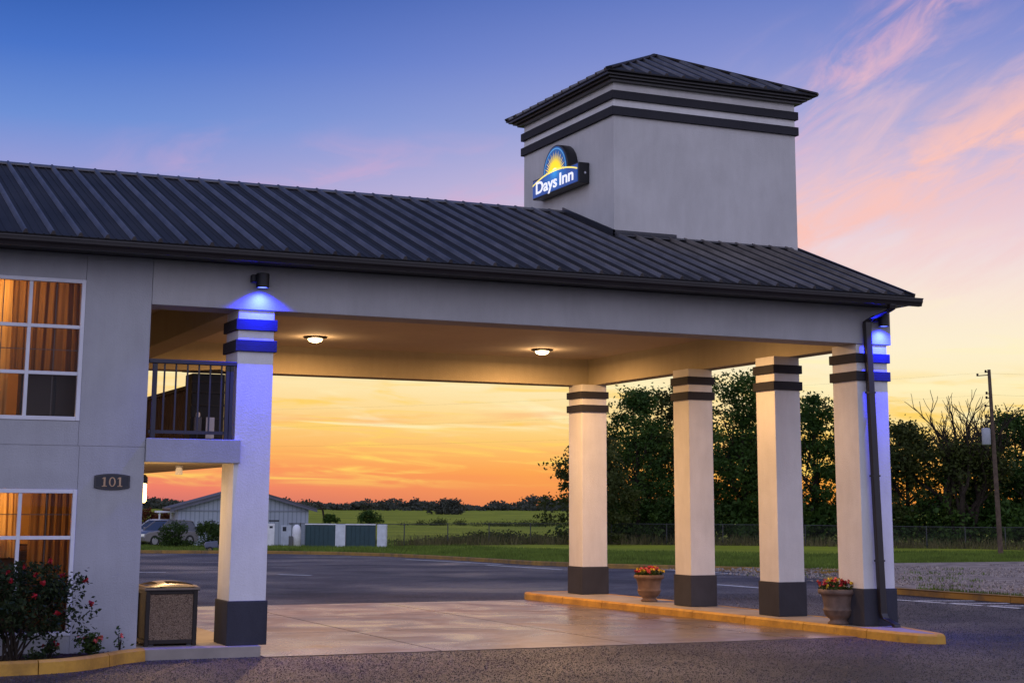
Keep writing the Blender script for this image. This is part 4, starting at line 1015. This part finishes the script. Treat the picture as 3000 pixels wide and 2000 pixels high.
# utility pole
px_, py_ = 55.37, 48.14
t = thing('utility_pole', 'leaning wooden utility pole with a grey transformer', 'utility pole', (px_, py_, -.46))
up_ = lambda z, dx=0, dy=0: (-.17*z/10.2*.905+dx, .17*z/10.2*.42+dy, z)
m = MB(); m.tube([up_(0), up_(5), up_(10.2)], [.145, .12, .09], 12); m.build('pole', POLEW, t)
m = MB(); m.lathe([(.0, 0), (.22, 0), (.24, .05), (.24, .85), (.2, .92), (.0, .93)], up_(6.05, -.36, .16), 16); m.build('transformer', plain('transformer_grey', (.32, .33, .36), .5), t, smooth=True)
m = MB()
for z, dx in ((10.1, -.18), (9.9, -.62), (8.9, -.2), (8.65, -.22), (8.2, -.3), (7.6, -.32), (7.35, -.2)):
    m.bar(up_(z), up_(z-.05, dx, -dx*.4), .05); p = up_(z-.02, dx, -dx*.4); m.lathe([(.03, -.06), (.07, -.03), (.05, .02), (.07, .06), (.03, .1)], p, 8)
m.build('insulator', BARK, t)
m = MB()
def wire(a, b, sag, r_=.011):
    a = Vector(a); b = Vector(b); m.tube([a.lerp(b, i/14)-Vector((0, 0, sag*4*(i/14)*(1-i/14))) for i in range(15)], r_, 4)
for z, dx in ((10.0, -.6), (8.8, -.2), (7.5, -.3)):
    p = Vector(up_(z, dx, -dx*.4)); wire(p, p+Vector((-60, 75, .5)), 1.2, .002); wire(p, p+Vector((62, -50, .3)), 1.1, .003)
m.build('wires', LAMPB, t)

# chain link fence
FP = [(16.5, 91), (25.0, 86.3), (27.3, 84.6), (30.6, 80.5), (33.45, 82.3), (41.19, 87.0), (50.6, 84.6), (57.1, 79.6), (61.5, 75.6), (66.2, 68), (69.5, 60), (72, 50)]
FP = [(16.5, 91.5), (24.9, 87.0), (29.2, 83.9), (33.45, 82.3), (41.19, 85.6), (50.6, 84.6), (57.1, 79.6), (61.5, 75.6), (66.2, 68), (69.5, 60), (72, 50)]
fn = thing('chain_link_fence', 'long grey chain link fence in front of the trees', 'fence', (33.45, 82.3, 0))
GALV = plain('galvanised', (.06, .06, .062), .6, .4)
def chain():
    k = NT('chain_link'); c = k.n('ShaderNodeTexCoord'); sx_ = k.n('ShaderNodeSeparateXYZ'); k.l(c.outputs['UV'], sx_.inputs[0])
    def tri(sign):
        a = k.n('ShaderNodeMath', operation='MULTIPLY_ADD'); k.l(sx_.outputs[1], a.inputs[0]); a.inputs[1].default_value = sign; k.l(sx_.outputs[0], a.inputs[2])
        p = k.n('ShaderNodeMath', operation='PINGPONG'); k.l(a.outputs[0], p.inputs[0]); p.inputs[1].default_value = .05
        l_ = k.n('ShaderNodeMath', operation='LESS_THAN'); k.l(p.outputs[0], l_.inputs[0]); l_.inputs[1].default_value = .003; return l_.outputs[0]
    mx = k.n('ShaderNodeMath', operation='MAXIMUM'); k.l(tri(1), mx.inputs[0]); k.l(tri(-1), mx.inputs[1])
    tr_ = k.n('ShaderNodeBsdfTransparent'); ms = k.n('ShaderNodeMixShader'); k.l(mx.outputs[0], ms.inputs[0]); k.l(tr_.outputs[0], ms.inputs[1]); k.l(k.b.outputs[0], ms.inputs[2]); k.l(ms.outputs[0], k.out.inputs[0])
    k.b.inputs['Base Color'].default_value = (.035, .035, .035, 1); return k.m
CHAIN = chain()
ox, oy = 33.45, 82.3; prevp = None; rail = MB(); net_v = []; net_f = []; net_uv = []; ulen = 0
for i in range(len(FP)-1):
    a, b = np.array(FP[i]), np.array(FP[i+1]); Ls = np.linalg.norm(b-a); k = max(1, int(round(Ls/3.4)))
    for j in range(k+(1 if i == len(FP)-2 else 0)):
        p = a+(b-a)*j/k; z = float(gz(*p))+.1
        m = MB(); m.tube([(p[0]-ox, p[1]-oy, z-.1), (p[0]-ox, p[1]-oy, z+1.55)], .038, 8); m.build('post', GALV, fn)
        if prevp is not None:
            rail.tube([(prevp[0]-ox, prevp[1]-oy, prevp[2]+1.5), (p[0]-ox, p[1]-oy, z+1.5)], .026, 6)
            dl = math.hypot(p[0]-prevp[0], p[1]-prevp[1]); o_ = len(net_v)
            net_v += [(prevp[0]-ox, prevp[1]-oy, prevp[2]+.03), (p[0]-ox, p[1]-oy, z+.03), (p[0]-ox, p[1]-oy, z+1.5), (prevp[0]-ox, prevp[1]-oy, prevp[2]+1.5)]
            net_f.append((o_, o_+1, o_+2, o_+3)); net_uv += [(ulen, 0), (ulen+dl, 0), (ulen+dl, 1.47), (ulen, 1.47)]; ulen += dl
        prevp = (p[0], p[1], z)
rail.build('top_rail', GALV, fn)
m = MB(); m.add(net_v, net_f); nt_ = m.build('mesh', CHAIN, fn); uvl = nt_.data.uv_layers.new(); uvl.data.foreach_set('uv', [c for uv in net_uv for c in uv])

# ------------------------------------------------------------------ vegetation
def tree(name, label, x, y, top, rad, seed, leaf=.25, nclump=150, per=78, base=.6, mat=LEAF, asym=(1, 1), group=None, limbs=9, trunk=.22, spread=.55, fill=1.0):
    rs = np.random.default_rng(seed); z0 = float(gz(x, y)); h = top-z0
    t = thing(name, label, 'tree', (x, y, z0), 0, group)
    m = MB(); m.tube([(0, 0, -.1), (rs.normal()*.1, rs.normal()*.1, h*.25), (rs.normal()*.2, rs.normal()*.2, h*.55), (rs.normal()*.3, rs.normal()*.3, h*.92)], [trunk, trunk*.8, trunk*.5, .03], 9)
    ends = []
    for i in range(limbs):
        a = 2*math.pi*i/limbs+rs.normal()*.4; zb = h*rs.uniform(.12, .6); L_ = rad*rs.uniform(.5, .95); ze = min(h*.95, zb+h*rs.uniform(.12, .4))
        e = Vector((L_*math.cos(a)*asym[0], L_*math.sin(a)*asym[1], ze)); mid = Vector((e.x*.45, e.y*.45, zb+(ze-zb)*.35)); m.tube([(0, 0, zb), mid, e], [trunk*.42, trunk*.26, .02], 6); ends.append(e)
        for j in range(2):
            e2 = mid+Vector((rs.normal()*.25*rad, rs.normal()*.25*rad, rs.uniform(.05, .22)*h)); m.tube([mid, (mid+e2)/2+Vector((0, 0, .05*h)), e2], [trunk*.2, trunk*.12, .012], 5)
    m.build('trunk', BARK, t)
    C_ = []
    for i in range(nclump):
        zf_ = base+(1-base*0-base)*0; u = rs.random(); zr = base*h/ max(h, .1); z = base+(h*.97-base)*u**.85
        q_ = (z-base)/(h-base); rr = 1.3*rad*min(1, .62+1.2*q_)*max(.10, 1-q_**3.2)**.6*(.86+.2*math.sin(3*q_*5+seed))
        a = rs.uniform(0, 2*math.pi); lob = 1+.30*math.sin(2*a+seed+2*q_)+.24*math.sin(5*a+seed*1.7+5*q_); s_ = rs.random()**spread*rr*lob
        c = np.array([s_*math.cos(a)*asym[0], s_*math.sin(a)*asym[1], z]); k_ = int(per*1.15*rs.uniform(.5, 1.4)); sg = rad*.11*rs.uniform(.7, 1.4)
        
        if rs.random() < .16: c = c*np.array([1.28, 1.28, 1.04]); k_ = int(k_*.35); sg *= .8
        C_.append(c+rs.normal(size=(k_, 3))*np.array([sg, sg, sg*.62]))
    C_ = np.concatenate(C_); C_ = C_[C_[:, 2] > .05]
    quads_obj('crown', leaf_quads(C_, leaf, rs, .2, .62), mat, t)
    return t
G = 'trees standing behind the chain link fence'
tree('leafy_tree', 'dark tree leaning into the field, half hidden by the leftmost of the right-hand columns', 48.9, 84.2, 7.5, 2.9, 41, nclump=190, per=72, group=G, mat=LEAF2)
tree('leafy_tree', 'tall dark tree just right of the leftmost of the right-hand columns', 55.2, 89.0, 11.2, 3.5, 42, nclump=210, per=66, group=G)
tree('leafy_tree', 'thin-topped tall tree seen against the second of the right-hand columns', 59.9, 90.6, 12.2, 3.2, 43, nclump=170, per=58, group=G, mat=LEAF2)
tree('leafy_tree', 'tallest dark tree between the second and third right-hand columns', 63.6, 86.9, 12.6, 3.9, 44, nclump=250, per=66, group=G)
tree('leafy_tree', 'dark tree behind the third of the right-hand columns', 67.9, 88.8, 11.3, 3.3, 45, nclump=190, per=62, group=G)
tree('leafy_tree', 'dense dark tree between the third right-hand column and the corner column', 67.9, 83.2, 10.9, 3.3, 46, nclump=220, per=66, group=G)
tree('leafy_tree', 'dark tree hidden behind the corner column', 73.6, 84.0, 9.9, 3.2, 47, nclump=170, per=60, group=G)
tree('leafy_tree', 'sparse glowing tree just right of the corner column', 72.6, 77.9, 8.6, 3.3, 48, nclump=170, per=52, group=G, mat=LEAF2)
tree('leafy_tree', 'dark tree at the right edge of the view behind the utility pole', 81.4, 76.2, 9.6, 3.8, 49, nclump=230, per=62, group=G)
tree('leafy_tree', 'dark tree cut by the right edge of the view', 86.2, 72.0, 9.8, 3.8, 50, nclump=220, per=60, group=G)
tree('leafy_tree', 'shorter dark tree filling the gap beyond the second right-hand column', 59.5, 95.5, 8.6, 4.2, 53, nclump=190, per=60, group=G, base=.2)
tree('leafy_tree', 'shorter dark tree filling the gap beyond the third right-hand column', 67.3, 92.5, 8.2, 4.0, 54, nclump=180, per=60, group=G, base=.2)
tree('leafy_tree', 'low dark tree under the bare tree', 75.5, 75.0, 5.4, 3.2, 51, nclump=150, per=60, group=G, base=.2)
tree('leafy_tree', 'low dark tree between the bare tree and the pole', 79.5, 72.5, 5.6, 3.0, 52, nclump=130, per=60, group=G, base=.2)
# bare-topped tree
def bare_tree(x, y, top, seed):
    rs = np.random.default_rng(seed); z0 = float(gz(x, y)); h = top-z0
    t = thing('bare_tree', 'bare-topped tree with forked twigs against the yellow sky', 'tree', (x, y, z0))
    m = MB(); pts = []
    def br(p, d, L_, r_, lev):
        n = 4; q_ = [p]; dd = d.copy()
        for i in range(n):
            dd = (dd+Vector((rs.normal()*.14, rs.normal()*.14, .06+rs.normal()*.06))).normalized(); q_.append(q_[-1]+dd*L_/n)
        m.tube(q_, [r_*(1-.4*i/n) for i in range(n+1)], 6 if lev < 2 else 4); 
        if lev >= 4: pts.append(np.array(q_[-1])); return
        k = 3 if lev < 3 else 3
        for i in range(k):
            a = rs.uniform(0, 2*math.pi); sp = rs.uniform(.35, .75); s_ = Vector((math.cos(a), math.sin(a), 0)); b = q_[2+int(rs.integers(0, 3))] if i else q_[-1]
            br(b, (dd+s_*sp).normalized(), L_*rs.uniform(.58, .80), r_*.6, lev+1)
        if lev >= 2: pts.append(np.array(q_[2]))
    for k in range(5):
        a = 2*math.pi*k/5+.4; br(Vector((.12*math.cos(a), .12*math.sin(a), 0)), Vector((.42*math.cos(a), .42*math.sin(a), 1)).normalized(), h*.36, .24, 0)
    m.build('trunk', BARK, t)
    P_ = np.array([p for p in pts if p[2] < h*.62]); C_ = np.concatenate([p+rs.normal(size=(38, 3))*.45 for p in P_])
    quads_obj('crown', leaf_quads(C_, .3, rs, .2, .6), LEAF2, t)
    mx = max(v.co.z for c in t.children if c.name.startswith('trunk') for v in c.data.vertices); s_ = h/mx
    t.scale = (s_, s_, s_)
bare_tree(73.6, 73.2, 10.9, 61)
# undergrowth that closes the foot of the wood
rs = np.random.default_rng(70); C_ = []
path = [(52.5, 91.5), (58, 90), (64, 84.5), (69, 80), (74, 74), (78.5, 66), (84, 58)]
for i in range(len(path)-1):
    a, b = np.array(path[i]), np.array(path[i+1])
    for j in range(34):
        p = a+(b-a)*rs.random()+rs.normal(size=2)*1.1; z = float(gz(*p))
        hh = rs.uniform(.3, 3.0)
        C_.append(np.array([p[0], p[1], z+hh])+rs.normal(size=(90, 3))*np.array([.8, .8, .45]))
C_ = np.concatenate(C_); C_ = C_[C_[:, 2] > -.6]
q = quads_obj('undergrowth', leaf_quads(C_, .34, rs, .2, .62), LEAF); tag(q, 'dark undergrowth closing the foot of the trees behind the fence', 'undergrowth', kind='stuff')
# shrubs beside the cars, in the field
def shrub(x, y, r_, h, seed, label, mat=SHRUBL, leaf=.16, n=2600, name='shrub', cat='shrub', group=None):
    rs = np.random.default_rng(seed); t = thing(name, label, cat, (x, y, float(gz(x, y))+.08), 0, group)
    m = MB()
    for i in range(7):
        a = rs.uniform(0, 2*math.pi); m.tube([(0, 0, 0), (r_*.3*math.cos(a), r_*.3*math.sin(a), h*.4), (r_*.6*math.cos(a), r_*.6*math.sin(a), h*.8)], [.04, .03, .01], 5)
    m.build('stems', BARK, t); C_ = []
    for i in range(n//40):
        a = rs.uniform(0, 2*math.pi); u = rs.random(); z = h*(.12+.80*u); rr = r_*math.sqrt(max(.08, 1-(max(0, u-.25)/.85)**2))*rs.random()**.5*(1+.15*math.sin(3*a+seed)); C_.append(np.array([rr*math.cos(a), rr*math.sin(a), z])+rs.normal(size=(40, 3))*np.array([.12, .12, .10])*r_)
    C_ = np.concatenate(C_); C_ = C_[C_[:, 2] > .02]; quads_obj('leaves', leaf_quads(C_, leaf, rs, .1, .4), mat, t); return t
G2 = 'clipped shrubs beside the parked cars'
shrub(17.05, 78.9, 1.05, 1.65, 81, 'dark green shrub in front of the grey car', group=G2); shrub(18.5, 76.4, 1.0, 1.6, 82, 'dark green shrub between the grey car and the mower', group=G2); shrub(20.1, 79.8, .7, 1.3, 83, 'smaller green shrub close behind the mower', group=G2, n=1500)
shrub(71.2, 197.1, 1.75, 1.9, 84, 'round dark bush standing alone in the green field', LEAF, .3, 2200); shrub(68.6, 207, 1.3, 1.3, 85, 'low dark bush in the field left of the round bush', LEAF, .3, 1400)
shrub(64.0, 211, 1.1, .9, 86, 'small dark bush at the field edge behind the barn corner', LEAF, .3, 800)
shrub(47.2, 82.6, .9, 1.7, 87, 'yellow green bush by the fence under the trees', leafmat('bright_leaves', (.12, .13, .015), (.2, .2, .02), (.26, .25, .03), .4, 1), .26, 1000)
for i in range(5):
    x = 22.4+i*.72; y = 118.2-i*.3; shrub(x, y, .85, 2.35+.2*math.sin(i*2.1), 90+i, 'red leaved bush in the row behind the parked cars', REDL, .2, 1600, 'red_bush', 'bush', 'row of red bushes behind the parked cars')
t = thing('dead_branch', 'bent dead branch stuck in the far green field', 'branch', (93.6, 293, -.3)); m = MB(); m.tube([(1.6, 0, 0), (1.3, 0, 1.5), (.6, 0, 2.6), (-.9, 0, 3.4)], [.22, .2, .16, .08], 6); m.build('stick', BARK, t); m = MB(); m.tube([(.7, 0, 2.5), (1.2, .3, 3.0)], [.1, .04], 5); m.build('twig', BARK, t)
shrub(163.3, 394.7, 4.8, 3.7, 88, 'wide dark tree clump in front of the far treeline', HAZYL, .9, 2600, 'tree_clump', 'tree clump')
# far treeline: a band of merged crowns along the horizon
def treeline():
    rs = np.random.default_rng(99); C_ = []; sz = []
    for az in np.arange(2, 50, .34):
        for row in range(2):
            D_ = rs.uniform(640, 760); a = R(az+rs.normal()*.1); x = CAM.x+D_*math.sin(a); y = CAM.y+D_*math.cos(a); z = float(gz(x, y))
            hh = rs.uniform(2.6, 4.6)*(1+.25*math.sin(az*1.3)+.15*math.sin(az*.47+1)); 
            if az < 12.5: hh = 4+7*max(0, (12.5-az)/6)
            rr = rs.uniform(2.5, 4.5)
            for c in range(7):
                q_ = np.array([x+rs.normal()*rr*.7, y+rs.normal()*rr*.7, z+hh*rs.uniform(.05, .9)]); C_.append(q_+rs.normal(size=(44, 3))*np.array([rr*.36, rr*.36, hh*.11]))
    C_ = np.concatenate(C_); C_[:, 2] = np.maximum(C_[:, 2], .3)
    return leaf_quads(C_, 1.0, rs, 0, .85)
q = quads_obj('far_treeline', treeline(), HAZYL); tag(q, 'hazy far line of trees along the horizon beyond the field', 'treeline', kind='stuff')
# rough weeds along the fence and lines of scrub in the field
rs = np.random.default_rng(120); B = []
def blades(P, h, w, rs_):
    n = len(P); a = rs_.uniform(0, 2*np.pi, n); d = np.stack([np.cos(a), np.sin(a), np.zeros(n)], 1); hh = h*(.5+.8*rs_.random(n)); ln = rs_.normal(size=(n, 3))*.22; ln[:, 2] = 1
    return np.stack([P-d*w/2, P+d*w/2, P+ln*hh[:, None]], 1)
Pw = []
for i in range(2, len(FP)-1):
    a, b = np.array(FP[i]), np.array(FP[i+1]); k = int(np.linalg.norm(b-a)*(85 if i >= 3 else 12)); u = rs.random(k)[:, None]; p = a+(b-a)*u+rs.normal(size=(k, 2))*.5; Pw.append(p)
Pw = np.concatenate(Pw); Pw = np.stack([Pw[:, 0], Pw[:, 1], gz(Pw[:, 0], Pw[:, 1])+.1], 1)
q = quads_obj('tall_weeds', blades(Pw, .75, .05, rs), WEED); tag(q, 'tall dry weeds growing along the chain link fence', 'weeds', kind='stuff')
C_ = []
for (cx, cy, n, lx) in ((45.0, 93.0, 22, 3.2), (51.5, 87.8, 16, 1.6), (88, 175, 22, 6), (78, 185, 14, 5), (48.5, 88, 10, 2.5)):
    for j in range(n*2):
        c = np.array([cx+rs.normal()*lx, cy+rs.normal()*lx*.4, 0]); c[2] = float(gz(c[0], c[1]))+rs.uniform(.1, .7)*math.exp(-((c[0]-cx)/lx)**2*.5); C_.append(c+rs.normal(size=(120, 3))*np.array([.45, .45, .2]))
q = quads_obj('scrub', leaf_quads(np.concatenate(C_), .2, rs, .1, .5), LEAF2); tag(q, 'patches of dark scrub across the field behind the fence', 'scrub', kind='stuff')
# mown verge: short blades over the near strip of grass
k = 110000; az = rs.uniform(R(3), R(47), k); kd = []
KA = np.array([math.atan2(p[0]-CAM.x, p[1]-CAM.y) for p in KS]); KR = np.array([math.hypot(p[0]-CAM.x, p[1]-CAM.y) for p in KS]); o_ = np.argsort(KA)
rr = np.interp(az, KA[o_], KR[o_])*(1.004+.6*rs.random(k)**1.1); xg = CAM.x+rr*np.sin(az); yg = CAM.y+rr*np.cos(az)
q = quads_obj('grass', blades(np.stack([xg, yg, gz(xg, yg)+.09], 1), .16, .05, rs), BLADE); tag(q, 'short green grass of the verge behind the far kerb', 'grass', kind='stuff')
# weeds in the gravel
k = 900; xg = rs.uniform(20, 36, k); yg = rs.uniform(3, 22, k); keep = np.sin(xg*1.1)*np.sin(yg*.9+1) > .35
P_ = np.stack([xg, yg, np.full(k, .11)], 1)[keep]; P_ = np.repeat(P_, 6, 0)+rs.normal(size=(len(P_)*6, 3))*np.array([.12, .12, 0])
edge = np.stack([np.linspace(20.05, 20.35, 900)+rs.random(900)*.25, np.linspace(10.5, 2, 900), np.full(900, .11)], 1)
q = quads_obj('gravel_weeds', blades(np.concatenate([P_, edge]), .09, .03, rs), BLADE); tag(q, 'weeds sprouting through the gravel and along its kerb', 'weeds', kind='stuff')

# stone chips standing proud of the worn asphalt in front of the driveway, and clods on the gravel
def chips_obj(name, x0, x1, y0, y1, n, sz, mat, zf, keep=None):
    rs = np.random.default_rng(n)
    P_ = np.stack([rs.uniform(x0, x1, n), rs.uniform(y0, y1, n)], 1)
    if keep is not None: P_ = P_[keep(P_)]
    n = len(P_); a = rs.uniform(0, 2*np.pi, n); s_ = sz*(.5+rs.random(n)); z = zf(P_)
    c = np.concatenate([P_, z[:, None]], 1); tri = []
    for k in range(3):
        t_ = a+k*2*np.pi/3; tri.append(c+np.stack([np.cos(t_)*s_, np.sin(t_)*s_, np.full(n, -.002)], 1))
    apx = c+np.stack([rs.normal(size=n)*s_*.3, rs.normal(size=n)*s_*.3, s_*(.45+.5*rs.random(n))], 1)
    F = np.concatenate([np.stack([tri[k], tri[(k+1) % 3], apx], 1) for k in range(3)], 0)
    return quads_obj(name, F, mat)
def chipmat(name, stops):
    k = NT(name); v = k.pos(); w_ = k.n('ShaderNodeTexWhiteNoise'); sn = k.n('ShaderNodeVectorMath', operation='SNAP'); k.l(v, sn.inputs[0]); sn.inputs[1].default_value = (.03, .03, 1); k.l(sn.outputs[0], w_.inputs['Vector'])
    k.l(k.ramp(w_.outputs['Value'], stops), k.b.inputs['Base Color']); k.b.inputs['Roughness'].default_value = .45; return k.m
def lot_keep(P):
    x, y = P[:, 0], P[:, 1]
    bed = (y > np.interp(x, [p[0] for p in BK], [p[1] for p in BK])-.02) & (x < -1.1)
    isl = (x > 10.4) & (x < np.interp(y, [-1.9, -1.05, -.4, .15, 1], [10.95, 11.2, 11.36, 11.52, 11.65])) & (y > -1.88)
    walk = (x > -1.3) & (x < .5) & (y > -.14)
    drv = (y > -.30) & (x > .4) & (x < 11.2)
    return ~(bed | isl | walk | drv)
CH = chipmat('asphalt_chip', [(0, (.010, .009, .010)), (.5, (.022, .019, .019)), (.85, (.055, .047, .044)), (1, (.12, .10, .09))])
q = chips_obj('asphalt_chips', -4.5, 14.5, -6.5, .4, 60000, .011, CH, lambda P: np.zeros(len(P)), lot_keep); tag(q, 'coarse stone chips of the worn asphalt in the foreground', 'stone chips', kind='stuff')
q = chips_obj('asphalt_chips', 11.9, 19.5, -4, 12, 18000, .012, CH, lambda P: np.zeros(len(P)), lot_keep); tag(q, 'coarse stone chips of the asphalt right of the corner column', 'stone chips', kind='stuff')
q = chips_obj('gravel_stones', 20.3, 36, 2, 24, 9000, .05, chipmat('gravel_stone', [(0, (.08, .06, .05)), (.5, (.22, .17, .14)), (1, (.42, .35, .30))]), lambda P: np.full(len(P), .11), lambda P: np.sin(P[:, 0]*.9)+np.sin(P[:, 1]*1.3+P[:, 0]*.4) > -.6); tag(q, 'scattered stones and clods on the gravel patch', 'stones', kind='stuff')
